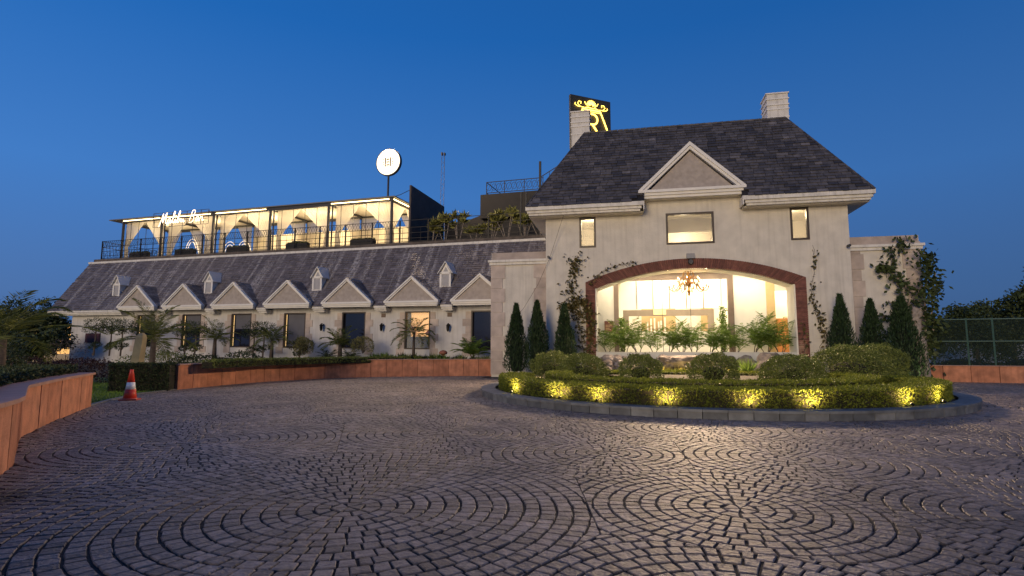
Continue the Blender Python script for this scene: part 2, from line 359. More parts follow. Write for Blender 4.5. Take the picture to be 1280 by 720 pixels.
# ------------------------------------------------------------ helper: curved wall of slabs
def off(path, d):
    out = []
    for i, p in enumerate(path):
        a = Vector(path[max(i-1, 0)]); b = Vector(path[min(i+1, len(path)-1)]); t = (b-a).normalized()
        out.append((p[0]-t.y*d, p[1]+t.x*d))
    return out
def resample(path, step):
    P = [Vector((*p, 0)) for p in path]; L = [0]
    for a, b in zip(P, P[1:]): L.append(L[-1]+(b-a).length)
    n = max(2, int(L[-1]/step)); out = []
    for i in range(n+1):
        s = L[-1]*i/n; j = 0
        while j < len(P)-2 and L[j+1] < s: j += 1
        f = (s-L[j])/max(L[j+1]-L[j], 1e-6); q = P[j].lerp(P[j+1], f); out.append((q.x, q.y))
    return out
def slab_wall(name, path, h, thick, cop_w, cop_h, label, cat, side=1, step=.62, inset=.0):
    root = thing(name, I4, label, cat)
    p = resample(path, step); q = off(p, thick*side); mb = MB()
    for i in range(len(p)-1):
        a = Vector(p[i]); b = Vector(p[i+1]); d = (b-a)*.010
        pr = random.uniform(-.006, .006); nn = Vector((-(b-a).y, (b-a).x)).normalized()*side*pr
        a2 = a+d+nn; b2 = b-d+nn
        mb.prism([(a2.x, a2.y, -.06), (b2.x, b2.y, -.06), (q[i+1][0], q[i+1][1], -.06), (q[i][0], q[i][1], -.06)], (0, 0, h-cop_h+.06), random.random())
    mb.build('slab_facing', redst, root)
    f = off(p, -.05*side); g = off(p, (cop_w-.05)*side); mb = MB()
    for i in range(0, len(p)-1):
        e = .004
        def lp(s, j, t): return (s[j][0]*(1-t)+s[j+1][0]*t, s[j][1]*(1-t)+s[j+1][1]*t)
        A, B, C_, D_ = lp(f, i, e), lp(f, i, 1-e), lp(g, i, 1-e), lp(g, i, e)
        mb.prism([(*A, h-cop_h+.002), (*B, h-cop_h+.002), (*C_, h-cop_h+.002), (*D_, h-cop_h+.002)], (0, 0, cop_h), random.random())
    mb.build('coping', redcop, root)
    return root
slab_wall('stone_wall', LEFT, .78, .5, .62, .05, 'curved red sandstone wall with wide flat coping in the left foreground', 'wall', 1, .5)
slab_wall('stone_wall', RED, .82, .35, .40, .035, 'red stone retaining wall curving along the planting bed before the long wing', 'wall', 1, .72)
slab_wall('stone_wall', [(15.6, 23.35), (16.97, 22.9), (19.75, 21.87), (26, 19.4), (34, 15)], .66, .3, .34, .03, 'low orange stone wall under the green mesh fence on the right', 'wall', 1, .9)

# ------------------------------------------------------------ main house
HOUSE = thing('main_house', MF, 'two-storey cream plaster house with steep dark slate roof and wide brick arch', 'house')
W_ = 12.87; TH = .34
def arch_z(u, hw, spr, rise, c=6.455):
    Rr = (hw*hw+rise*rise)/(2*rise); return spr+rise-Rr+math.sqrt(max(Rr*Rr-(u-c)**2, 0))
OUT = dict(hw=4.635, spr=4.33, rise=.96); INN = dict(hw=4.205, spr=4.03, rise=.84)
mb = MB()
mb.box(0, 1.82, 0, TH, -.1, 5.94); mb.box(11.09, W_, 0, TH, -.1, 5.94)
us = np.linspace(1.82, 11.09, 29)
for a, b in zip(us, us[1:]):
    za, zb = arch_z(a, **OUT), arch_z(b, **OUT)
    mb.prism([(a, 0, za), (b, 0, zb), (b, 0, 5.94), (a, 0, 5.94)], (0, TH, 0))
xs = [0, 1.57, 2.32, 5.44, 7.49, 10.60, 11.34, W_]
for i in range(0, 7, 2): mb.box(xs[i], xs[i+1], 0, TH, 5.94, 7.36)
mb.box(0, W_, 0, TH, 7.36, 7.95)
mb.box(4.3, 8.75, -.003, .3, 7.95, 8.30)
mb.box(0, .3, TH, 10, -.1, 7.6); mb.box(W_-.3, W_, TH, 10, -.1, 7.6); mb.box(.3, W_-.3, 9.7, 10, -.1, 7.6)
mb.build('wall', plaster, HOUSE)
# brick arch surround: voussoirs and courses
mb = MB(); n = 96
ga = np.linspace(-1, 1, n+1)
for i in range(n):
    t0, t1 = ga[i]+.0018, ga[i+1]-.0018
    def pt(t, D): 
        u = 6.455+t*D['hw']; return (u, -.045, arch_z(u, **D))
    mb.prism([pt(t0, INN), pt(t1, INN), pt(t1, OUT), pt(t0, OUT)], (0, TH+.03, 0), random.random())
for x0, x1 in ((1.82, 2.25), (10.66, 11.09)):
    z = .2
    while z < 4.0:
        h = min(.082, 4.02-z); mb.box(x0, x1, -.045, TH-.02, z+.004, z+h-.004, random.random()); z += .082
mb.prism([(1.82, -.044, 4.02), (2.25, -.044, 4.02), (1.82, -.044, 4.33)], (0, TH, 0), .5)
mb.prism([(11.09, -.044, 4.02), (11.09, -.044, 4.33), (10.66, -.044, 4.02)], (0, TH, 0), .5)
mb.build('brick_arch', brick, HOUSE)
mb = MB()                                                        # cream reveal lining
mb.box(2.25, 2.30, .0, 1.2, .9, 4.05); mb.box(10.61, 10.66, .0, 1.2, .9, 4.05)
for i in range(24):
    t0, t1 = -1+i/12, -1+(i+1)/12
    def p2(t, dz): u = 6.455+t*4.2; return (u, .30, arch_z(u, **INN)-dz)
    mb.prism([p2(t0, .035), p2(t1, .035), p2(t1, .005), p2(t0, .005)], (0, .9, 0))
mb.build('arch_reveal', cream, HOUSE)
mb = MB(); mb.box(2.25, 10.66, .02, TH+.25, .2, 1.17); mb.build('sill_wall', mat('sill_paint', (.62, .60, .52), .7, var=.12, scale=2), HOUSE)
# upper windows
glz = glass('window_glass')
for x0, x1, z0, z1 in ((1.57, 2.32, 5.94, 7.36), (5.44, 7.49, 5.94, 7.36), (10.60, 11.34, 5.94, 7.36)):
    f = MB(); t = .085
    f.box(x0, x0+t, -.03, .16, z0, z1); f.box(x1-t, x1, -.03, .16, z0, z1); f.box(x0+t, x1-t, -.03, .16, z0, z0+t); f.box(x0+t, x1-t, -.03, .16, z1-t, z1)
    win = f.build('window', darkwood, HOUSE)
    MB().box(x0+t, x1-t, .05, .06, z0+t, z1-t).build('pane', glz, win)
mb = MB()
mb.box(.32, W_-.32, 4.0, 4.1, 5.5, 8.0); mb.box(.32, W_-.32, TH+.02, 4, 5.46, 5.52); mb.box(.32, W_-.32, TH+.02, 4, 7.62, 7.68)
mb.box(3.9, 4.0, TH+.02, 4, 5.52, 7.62); mb.box(8.9, 9.0, TH+.02, 4, 5.52, 7.62); mb.box(4.0, 8.9, 2.4, 2.5, 6.95, 7.62)
mb.build('upper_room', cream, HOUSE)
for u, v_, z_ in ((2.0, 1.5, 7.35), (6.45, 3.1, 6.7), (10.9, 1.5, 7.35)): point('room_lamp', None, HOUSE, 80, (1, .78, .48), .15, (u, v_, z_))
# eaves cornice with stepped profile, soffits
def eave(mb, x0, x1, v=-.80):
    mb.box(x0, x1, v, v+.16, 7.62, 7.80); mb.box(x0+.07, x1-.07, v+.09, v+.30, 7.50, 7.63); mb.box(x0+.13, x1-.13, v+.16, v+.40, 7.40, 7.51)
mb = MB()
for s_ in (0, 1):                                                # returns along the flanks and at the centre bay
    mb = MB(); eave(mb, *((-.82, 4.45), (8.62, W_+.80))[s_])
    x = -.82 if s_ == 0 else W_+.80
    d = 1 if s_ == 0 else -1
    a, b = sorted((x, x+d*.16)); mb.box(a, b, -.64, 10.8, 7.62, 7.80)
    a, b = sorted((x+d*.09, x+d*.30)); mb.box(a, b, -.5, 10.8, 7.50, 7.63)
    x0, x1 = ((4.452, 4.50), (8.57, 8.618))[s_]; mb.box(x0, x1, -.80, -.002, 7.42, 7.80)
    mb.build('eaves_cornice', trim, HOUSE)
for a_, b_ in (((-.70, 4.42), (-.70, -.002)), ((8.65, W_+.68), (W_+.002, W_+.68))):
    mb = MB(); mb.box(*a_, -.45, -.002, 7.36, 7.42); mb.box(*b_, -.002, 10.6, 7.36, 7.42); mb.build('soffit', plaster, HOUSE)
# slate tiling on a sloped trapezoid: bottom edge A->B, top edge D->C
def tiles(mb, A, B, C_, D_, rowh, tw, th=.022, holes=None, pbroken=.012):
    A, B, C_, D_ = map(Vector, (A, B, C_, D_)); H = ((D_+C_)/2-(A+B)/2).length; n = max(1, int(round(H/rowh)))
    ud = (B-A).normalized(); nn = ud.cross((D_-A)).normalized(); up = nn.cross(ud).normalized()
    for i in range(n):
        f0, f1 = i/n, (i+1)/n
        L0, R0, L1, R1 = A.lerp(D_, f0), B.lerp(C_, f0), A.lerp(D_, f1), B.lerp(C_, f1)
        Wd = (R0-L0).length; x = -(i % 2)*tw*.5+random.uniform(-.2, .2)*tw
        while x < Wd:
            w_ = tw*random.choice((.7, .85, 1, 1, 1.15, 1.3)); a = max(x, 0)+.008; b = min(x+w_, Wd)-.008; x += w_
            if b-a < .03: continue
            def pos(s, g):
                p = L0+ud*s; tl = (L1-L0).dot(ud); tr = (R1-L0).dot(ud)
                s2 = min(max(s, tl*g), Wd+(tr-Wd)*g) if g > 0 else s
                return L0+ud*s2+up*((L1-L0).dot(up)*g)
            mid = pos((a+b)/2, .5)
            if holes and holes(mid): continue
            j = random.uniform(-.006, .01); lift = th*random.uniform(.6, 1.6)
            p0, p1, p2, p3 = pos(a, 0)-up*(.012+j), pos(b, 0)-up*(.012+j), pos(b, 1), pos(a, 1)
            tn = min(1, max(0, random.gauss(.32, .15))); 
            if random.random() < pbroken: tn = 1.0
            V = [p0+nn*lift, p1+nn*lift, p2+nn*.003, p3+nn*.003, p0-nn*.01, p1-nn*.01, p2-nn*.01, p3-nn*.01]
            mb.add([tuple(v) for v in V], [(0, 1, 2, 3), (4, 5, 1, 0), (5, 6, 2, 1), (7, 4, 0, 3)], tn)
E0, RZ, RV = -.80, 12.07, 1.78
xl, xr = -.80, W_+.78; hl, hr = 1.72, 11.12; ez = 7.79
def pedhole(p):
    return p.z < 10.3 and abs(p.x-6.52) < (10.3-p.z)*1.05-.05 and p.z < 8.4+ (10.3-8.4)
mb = MB()
tiles(mb, (xl, E0, ez), (xr, E0, ez), (hr, RV, RZ), (hl, RV, RZ), .185, .38, th=.034, holes=lambda p: abs(p.x-6.52) < max(0, (10.25-p.z))*1.0)
tiles(mb, (xl, 11, ez), (xl, E0, ez), (hl, RV, RZ), (hl, 8.5, RZ), .185, .38)
tiles(mb, (xr, E0, ez), (xr, 11, ez), (hr, 8.5, RZ), (hr, RV, RZ), .185, .38)
tiles(mb, (xr, 11, ez), (xl, 11, ez), (hl, 8.5, RZ), (hr, 8.5, RZ), .185, .38)
roof = mb.build('roof', slate, HOUSE)
mb = MB(); g = .03                                               # deck beneath the slates
V = [(xl, E0+g, ez-g), (xr, E0+g, ez-g), (xr, 11, ez-g), (xl, 11, ez-g), (hl, RV+g, RZ-g), (hr, RV+g, RZ-g), (hr, 8.5, RZ-g), (hl, 8.5, RZ-g)]
mb.add(V, [(1, 2, 6, 5), (2, 3, 7, 6), (3, 0, 4, 7), (4, 5, 6, 7)])
def dk(u, z): return (u, E0+g+(z-ez)*(RV-E0)/(RZ-ez), z-g)
mb.add([dk(xl, ez), dk(4.5, ez), dk(4.5, RZ), dk(hl, RZ)], [(0, 1, 2, 3)]); mb.add([dk(8.57, ez), dk(xr, ez), dk(hr, RZ), dk(8.57, RZ)], [(0, 1, 2, 3)])
mb.add([dk(4.5, 8.45), dk(8.57, 8.45), dk(8.57, RZ), dk(4.5, RZ)], [(0, 1, 2, 3)])       # open below the pediment, where the bay wall rises
mb.build('roof_deck', darkclad, roof)
mb = MB()
for a, b, nn_ in (((hl, RV, RZ+.02), (hr, RV, RZ+.02), 34), ((xl, E0, ez+.02), (hl, RV, RZ+.02), 22), ((xr, E0, ez+.02), (hr, RV, RZ+.02), 22)):
    A, B = Vector(a), Vector(b)
    for i in range(nn_): 
        r_ = .055 if nn_ == 34 else .035
        mb.tube([A.lerp(B, i/nn_), A.lerp(B, (i+.96)/nn_)], [r_, r_*1.25], 6, random.random()*.5)
mb.build('ridge_tiles', slate, roof)
# pediment dormer in the centre
PX, PH, PV = 6.52, 2.26, -.60
ped = MB().prism([(PX-1.80, PV+.16, 8.30), (PX+1.80, PV+.16, 8.30), (PX, PV+.16, 10.02)], (0, .1, 0)).build('pediment', tymp, HOUSE)
mb = MB()
mb.box(PX-PH, PX+PH, PV-.04, PV+.26, 8.20, 8.32); mb.box(PX-PH+.08, PX+PH-.08, PV+.03, PV+.3, 8.08, 8.205); mb.box(PX-PH+.14, PX+PH-.14, PV+.1, .02, 7.96, 8.085)
def rake(mb, cx, hw, z0, apex, v, w1=.13, w2=.24, d=.28):
    sl_ = (apex-z0)/hw; L = math.hypot(hw, apex-z0)
    for s_ in (-1, 1):
        for o0, o1, vv in ((0, w1, v-.03), (w1+.003, w2, v+.025)):
            dz0, dz1 = o0*L/hw, o1*L/hw
            mb.prism([(cx+s_*hw, vv, z0-dz0+.0), (cx+s_*(hw-dz1/sl_*0), vv, z0-dz0+.0), (cx, vv, apex-dz0), (cx, vv, apex-dz1), (cx+s_*(hw-(dz1-dz0*0)/sl_), vv, z0), (cx+s_*(hw-dz0/sl_), vv, z0)][2:4]+[(cx+s_*(hw-dz1/sl_), vv, z0), (cx+s_*(hw-dz0/sl_), vv, z0)], (0, d, 0))
rake(mb, PX, PH, 8.32, 10.42, PV)
mb.build('pediment_frame', trimw, ped)
mb = MB()
bk = E0+(10.42-ez)*(RV-E0)/(RZ-ez)
for s_ in (-1, 1):
    A = (PX+s_*PH, PV+.2, 8.34); B = (PX+s_*PH, -.4, 8.34); C_ = (PX, bk+.1, 10.44); D_ = (PX, PV+.2, 10.44)
    if s_ == 1: tiles(mb, A, B, C_, D_, .2, .4)
    else: tiles(mb, B, A, D_, C_, .2, .4)
    mb.add([A, B, C_, D_], [(0, 1, 2, 3)])
mb.build('pediment_roof', slate, ped)
# chimneys, stepped bands
def chimney(x0, x1, v0, v1, zb, zt):
    mb = MB(); mb.box(x0, x1, v0, v1, zb, zt-.02)
    c = mb.build('chimney', trim, HOUSE); b = MB()
    for k, (dz, e) in enumerate(((.0, .05), (.28, .04), (.56, .035), (.78, .03), (1.18, .02))):
        b.box(x0-e, x1+e, v0-e, v1+e, zt-dz-.055, zt-dz)
    b.build('band', trimw, c)
chimney(1.06, 1.98, 1.95, 2.75, 8.5, 13.35); chimney(10.38, 11.32, 1.95, 3.0, 8.5, 13.42)
# corner wings (low towers) with quoins
def tower(x0, x1, qs):
    v = .5; mb = MB(); mb.box(x0, x1, v, 6, -.1, 5.92 if x0 < 0 else 6.06); zt = 5.92 if x0 < 0 else 6.06
    t = mb.build('corner_wing', plaster, HOUSE); c = MB()
    e0 = .16 if x0 < 0 else 0; e1 = .16 if x0 > 0 else 0
    c.box(x0-e0, x1+e1-.003*(x0 < 0), v-.16, v+.1, zt-.47, zt-.36); c.box(x0-e0*.6, x1+e1*.6-.003*(x0 < 0), v-.09, v+.1, zt-.60, zt-.472)
    if x0 < 0: c.box(x0-e0, x0-.002, v+.1, 6, zt-.47, zt-.36)
    else: c.box(x1+.002, x1+e1, v+.1, 6, zt-.47, zt-.36)
    c.build('cornice', trim, t); 
    for (qx, d) in qs:
        q = MB(); z = .1; k = 0
        while z < zt-.7:
            w_ = .66 if k % 2 == 0 else .54; h = .335
            a, b = sorted((qx, qx+d*w_)); q.box(a-(0.03 if d > 0 and qx == x0 else 0), b+(.03 if d < 0 and qx == x1 else 0), v-.035, v+.2, z+.008, z+h*(2 if k % 2 == 0 else 1.4)-.008, random.random())
            z += h*(2 if k % 2 == 0 else 1.4); k += 1
        q.build('quoins', stonec, t)
    p = MB(); p.box(x0+.02, x1-.02, v-.02, v+.05, zt-.36, zt-.002); p.build('parapet', stonec, t)
tower(-2.72, -.003, ((-2.72, 1), (-.003, -1))); tower(W_+.003, 15.66, ((W_+.003, 1), (15.66, -1)))
# ------------------------------------------------------------ lobby behind the arch
mb = MB(); mb.box(.32, W_-.32, TH+.26, 9.6, .98, 1.04); mb.build('lobby_floor', mat('lobby_tile', (.55, .50, .42), .25, var=.06), HOUSE)
mb = MB(); mb.box(.32, W_-.32, TH+.02, 2.2, 4.98, 5.05); mb.box(.32, W_-.32, 2.3, 9.6, 5.38, 5.45); mb.build('lobby_ceiling', cream, HOUSE)
mb = MB(); v = 2.2
mb.box(.32, 3.02, v, v+.15, 1.04, 4.98); mb.box(8.55, 9.98, v, v+.15, 1.04, 4.98)
mb.box(9.98, 12.5, 4.2, 4.3, 1.04, 5.38); mb.box(10.36, 12.5, v, v+.15, 4.0, 4.98)
mb.box(.32, .40, TH+.02, 9.6, 1.04, 5.38); mb.box(12.45, 12.55, TH+.02, 9.6, 1.04, 5.38)
mb.box(3.02, 3.12, v+.16, 9.5, 1.04, 5.38); mb.box(8.5, 8.6, v+.16, 9.5, 1.04, 5.38)
mb.box(3.13, 8.49, 9.4, 9.5, 1.04, 5.38); mb.build('lobby_wall', cream, HOUSE)
mb = MB(); mb.box(9.985, 10.36, v-.02, 4.2, 1.04, 4.97); mb.build('pillar', mat('tan_paint', (.60, .44, .22), .7, var=.04), HOUSE)
mb = MB(); mb.box(3.02, 3.24, v-.06, v+.22, 1.04, 4.93); mb.box(8.30, 8.55, v-.06, v+.22, 1.04, 4.93); mb.box(3.24, 8.30, v-.06, v+.22, 4.62, 4.93)
mb.build('portal_frame', lacq, HOUSE)
mb = MB(); mb.box(10.62, 11.75, 4.10, 4.18, 1.04, 2.80); dr = mb.build('door', orangewood, HOUSE)
MB().box(10.72, 11.65, 4.07, 4.10, 1.15, 2.62).build('door_panel', mat('door_face', (.55, .24, .08), .4, var=.1), dr)
mb = MB(); VB = 5.0
for i in range(6):
    x0 = 3.3+i*.85; MB().box(x0+.012, x0+.838, VB, VB+.04, 3.42, 5.36).build('hanging_panel', whitep, HOUSE)
mb = MB()
for i in range(1, 6): MB().box(3.3+i*.85-.014, 3.3+i*.85+.014, VB-.03, VB-.002, 3.40, 5.36).build('hanging_rod', darkwood, HOUSE)
taupe = mat('taupe_frame', (.19, .15, .115), .5, var=.1, scale=3)
mb = MB(); mb.box(3.42, 8.05, VB-.02, VB+.2, 3.04, 3.36); mb.box(3.42, 3.72, VB-.02, VB+.2, 1.04, 3.04); mb.box(7.75, 8.05, VB-.02, VB+.2, 1.04, 3.04)
mb.build('taupe_frame', taupe, HOUSE)
mb = MB(); mb.box(3.5, 8.2, 3.9, 4.5, 1.04, 2.10); mb.box(3.42, 8.28, 3.8, 4.55, 2.10, 2.18); mb.build('reception_counter', whitep, HOUSE)
mb = MB(); mb.box(5.0, 5.65, VB-.05, VB+.25, 3.10, 3.42); mb.build('frame_plaque', mat('gilt', (.72, .55, .30), .4, var=.1), HOUSE)
mb = MB()
for x in (4.75, 4.95, 5.15, 5.38, 5.52, 5.74): mb.box(x, x+.08, 8.2, 8.35, 1.04, 3.0+.12*math.sin(x*9))
for i in range(7):
    z = 2.0+i*.2; mb.prism([(6.75, 8.3, z), (7.2, 8.3, z+.3), (7.65, 8.3, z), (7.65, 8.3, z+.07), (7.2, 8.3, z+.37), (6.75, 8.3, z+.07)], (0, .06, 0))
mb.build('wall_fins', whitep, HOUSE)
mb = MB(); mb.box(4.45, 6.4, 8.45, 8.55, 1.04, 3.8); mb.box(7.8, 8.45, 8.3, 8.4, 1.04, 3.8); mb.build('wood_panel', mat('light_wood', (.52, .36, .19), .5, var=.12, scale=3), HOUSE)
mb = MB(); mb.box(3.25, 8.28, v+.05, v+.06, 2.25, 2.27); mb.box(5.3, 5.32, v+.05, v+.07, 1.04, 4.62); mb.box(6.6, 6.62, v+.05, v+.07, 1.04, 4.62); mb.build('glazing_bar', steel, HOUSE)
LW_ = (1, .87, .64)
area('lobby_light', HOUSE, (6.4, 3.8, 5.3), 4.6, 2.2, 330, LW_)
area('lobby_light', HOUSE, (5.8, 7.2, 5.3), 4.6, 2.5, 280, LW_)
area('lobby_light', HOUSE, (6.4, 1.25, 4.94), 8.4, .9, 250, LW_)
area('lobby_light', HOUSE, (11.2, 3.2, 4.9), 1.6, 1.4, 110, LW_)
# downlights
bulb = emit('downlight_glow', (1, .82, .55), 30)
for x, vv, lb in ((5.55, 1.1, 'round ceiling downlight over the lobby strip, front left of the chandelier'), (5.55, 1.75, 'round ceiling downlight over the lobby strip, back left of the chandelier'),
              (7.25, 1.0, 'brightest ceiling downlight, just right of the chandelier'), (7.72, 1.15, 'round ceiling downlight right of the chandelier, front'), (7.72, 1.8, 'round ceiling downlight right of the chandelier, back')):
    r_ = thing('ceiling_light', MF @ T(x, vv, 4.95), lb, 'ceiling light', 'downlights in the lobby ceiling')
    MB().lathe([(.10, .028), (.10, -.012), (.075, -.012), (.075, .0)], 16).build('ring', steel, r_)
    MB().lathe([(.07, .02), (.07, -.004)], 14).build('lens', bulb, r_)
# chandelier
ch = thing('chandelier', MF @ T(6.42, .85, 3.72) @ Matrix.Diagonal((1.1, 1.1, 1, 1)), 'brass many-armed chandelier with candle bulbs hanging inside the arch', 'chandelier')
mb = MB(); mb.bar((0, 0, .9), (0, 0, 1.23), .012, k=6); mb.lathe([(.0, -.02), (.05, .02), (.03, .1), (.075, .2), (.03, .32), (.05, .5), (.09, .6), (.03, .75), (.015, .95)], 12)
mb.build('stem', brass, ch); mb = MB(); cb = MB(); fl_ = MB()
for ring, (n, rad, z) in enumerate(((10, .78, .38), (6, .45, .62))):
    for i in range(n):
        a = 2*math.pi*i/n+ring*.3; c, s_ = math.cos(a), math.sin(a)
        P = [(c*r_, s_*r_, zz) for r_, zz in ((.04, z+.05), (.2*rad, z+.24), (.45*rad, z+.16), (.65*rad, z-.14), (.85*rad, z-.18), (rad, z-.05), (rad*1.0, z+.02))]
        mb.tube(P, .020, 5)
        P = [(c*r_, s_*r_, zz) for r_, zz in ((.05, z+.35), (.25*rad, z+.5), (.5*rad, z+.42), (.55*rad, z+.25))]; mb.tube(P, .014, 4)
        mb.lathe([(.015, z), (.055, z+.03), (.05, z+.045)], 8, (c*rad, s_*rad, 0))
        MB().lathe([(.015, z+.045), (.015, z+.13)], 6, (c*rad, s_*rad, 0)).build('candle_sleeve', cream, ch)
        MB().lathe([(.004, z+.13), (.022, z+.155), (.018, z+.185), (.002, z+.225)], 6, (c*rad, s_*rad, 0)).build('candle_bulb', emit('candle_glow', (1, .66, .30), 10), ch)
mb.build('arms', brass, ch); 
point('chandelier_light', None, ch, 60, (1, .66, .32), .35, (0, 0, .5))
# lobby sign board on the left inner wall
sg = thing('notice_board', MF @ T(2.55, 2.12, 2.10), 'brown notice board with rows of pale lines on the inner wall left of the portal', 'sign')
MB().box(0, .44, 0, .05, 0, .56).build('board', mat('board_brown', (.17, .06, .035), .5, var=.08), sg)
mb = MB()
for i in range(4): mb.box(.05, .05+.33*(.8+.2*math.sin(i*5)), -.006, -.001, .12+i*.075, .12+i*.075+.022)
mb.lathe([(.02, -.006), (.02, -.001)], 10, (.22, 0, .48), axis='y'); mb.build('line', mat('gold_print', (.7, .5, .25), .5), sg)
# lamp above the arch crown
al = thing('wall_floodlight', MF @ T(6.44, -.05, 5.05), 'small grey outdoor light box fixed to the crown of the brick arch', 'wall light')
MB().box(-.17, .17, -.14, 0, .22, .44).build('housing', mat('grey_casting', (.25, .25, .26), .5, var=.1), al)
mb = MB(); mb.lathe([(.10, -.16), (.13, -.06), (.06, 0)], 12, (0, 0, .07), axis='y'); mb.bar((0, -.08, .1), (0, -.08, .24), .025); mb.build('lamp_head', steel, al)
point('floodlight', None, al, 8200, (1, .70, .42), .25, (0, -.35, .1), 150, (-.3, -1, -.36))
# security cameras
def cctv(mx, lb):
    r_ = thing('security_camera', mx, lb, 'security camera', 'security cameras under the corner wing cornices')
    mb = MB(); mb.lathe([(.055, -.22), (.06, -.1), (.06, 0)], 10, axis='y'); mb.build('camera_body', steel, r_); mb = MB(); mb.bar((0, .0, 0), (.0, .12, .05), .02, k=6); mb.build('bracket', steel, r_)
cctv(MF @ T(.16, -.12, 5.52), 'small dark security camera at the junction of house and left corner wing')
cctv(MF @ T(W_-.12, -.12, 5.58), 'small dark security camera at the junction of house and right corner wing')
mb = MB(); mb.tube([(.95, -.5, 7.55), (.6, -.3, 6.6), (.2, -.12, 5.5), (-.35, -.1, 4.3), (-1.1, .2, 3.2), (-1.9, .4, 2.4)], .009, 4)
tag(mb.build('hanging_cable', iron, None, MF), 'thin dark cable sagging diagonally across the left of the plaster front', 'cable')

# ------------------------------------------------------------ rooftop sign on the main house
pa, pb = Vector((.94, 3.0)), Vector((2.98, 4.45)); dd_ = (pb-pa); ang = math.atan2(dd_.y, dd_.x); SL = dd_.length
sn = thing('rooftop_sign', MF @ T(pa.x, pa.y, 12.0, ang), 'dark square rooftop sign with glowing yellow crown and letter R behind the left chimney', 'sign')
MB().box(0, SL, 0, .16, -.2, 2.80).build('panel', mat('sign_panel', (.035, .034, .026), .6, var=.2), sn)
for x in (.2, SL-.2): MB().bar((x, .25, -.2), (x, .25, 2.5), .04).build('support_post', steel, sn)
ly = emit('yellow_neon', (1, .64, .10), 5); zt = 2.80
def stroke(mb, P, r_, y=-.05): mb.tube([(p[0], y, zt-p[1]) for p in P], r_, 6)
kx = SL/2.53; cx = 1.27*kx
mb = MB()
def arcp(x, z, r_, a0, a1, n=12, ry=None): return [(x+r_*math.cos(R(a0+(a1-a0)*i/n)), z-(ry or r_)*math.sin(R(a0+(a1-a0)*i/n))) for i in range(n+1)]
stroke(mb, [(cx-.36, 1.86), (cx-.36, .92), (cx+.02, .92)]+arcp(cx+.08, 1.20, .29, 85, -85, 10)+[(cx-.1, 1.49)], .045)
stroke(mb, [(cx+.06, 1.5), (cx+.40, 1.95)], .05); mb.build('letter', ly, sn)
mb = MB(); stroke(mb, [(cx-.98, 1.72), (cx-.55, .70), (cx+.55, .70), (cx+1.0, 1.72), (cx+.82, 2.02)], .04)
stroke(mb, [(cx-.98, 1.72), (cx-.82, 2.02)], .04); stroke(mb, [(cx-.52, .80), (cx+.52, .80)], .02); mb.build('letter_frame', ly, sn)
mb = MB()
for i in range(9):
    a = R(18+144*i/8); stroke(mb, [(cx+.13*math.cos(a), .46-.1*math.sin(a)), (cx+.30*math.cos(a), .46-.30*math.sin(a))], .026)
stroke(mb, arcp(cx, .47, .10, 0, 180), .025); stroke(mb, [(cx-.40, .62), (cx-.2, .57), (cx, .60), (cx+.2, .57), (cx+.40, .62)], .024)
for s_ in (-1, 1):
    stroke(mb, [(cx+s_*p[0], p[1]) for p in ((.45, .62), (.72, .60), (.86, .45), (.78, .32), (.64, .33), (.66, .45))], .018)
    stroke(mb, [(cx+s_*p[0], p[1]) for p in ((.72, .62), (.9, .60), (1.02, .52), (1.0, .44))], .018)
    stroke(mb, [(cx+s_*p[0], p[1]) for p in ((.2, .5), (.36, .40), (.42, .28))], .018)
mb.build('crown_ornament', ly, sn)

# ------------------------------------------------------------ long wing
WING = thing('wing_building', WF, 'long low cream wing with steep streaked slate roof and a row of gables', 'building')
GU = [-25.3, -21.4, -17.4, -13.4, -9.3, -5.2, -1.2]; WU = [g_ for g_ in GU]; WW = .78
mb = MB(); x = -32.3
for u in WU:
    mb.box(x, u-WW, 0, .3, -.1, 3.62); mb.box(u-WW, u+WW, 0, .3, -.1, 1.24); mb.box(u-WW, u+WW, 0, .3, 3.34, 3.62); x = u+WW
mb.box(x, 2.2, 0, .3, -.1, 3.62); mb.box(-32.3, -32.0, .3, 12, -.1, 3.62); mb.box(-32.3, 2.2, 12, 12.3, -.1, 7.3)
mb.prism([(-32.3, .3, 3.6), (-32.3, 12, 3.6), (-32.3, 12, 7.2), (-32.3, 2.2, 7.2)], (.3, 0, 0))
wplaster = mat('wing_plaster', (.56, .54, .52), .85, var=.12, scale=1.2, bump=.3, bscale=16, stain=.22)
mb.build('wall', wplaster, WING)
for u in WU:
    for s_ in (-1, 1):
        q = MB(); z = .9; k = 0
        while z < 3.3:
            w_ = .50 if k % 2 == 0 else .32; a, b = sorted((u+s_*(WW+.01), u+s_*(WW+w_))); q.box(a, b, -.03, .1, z+.006, z+.40-.006, random.random()); z += .40; k += 1
        q.build('quoins', stonec, WING)
pane_d = mat('dark_pane', (.012, .012, .016), .06, var=.2, scale=.8, spec=.8)
blind = mat('window_blind', (.10, .10, .12), .7, var=.1, scale=2)
litg = emit('lit_gap', (1, .66, .28), .5)
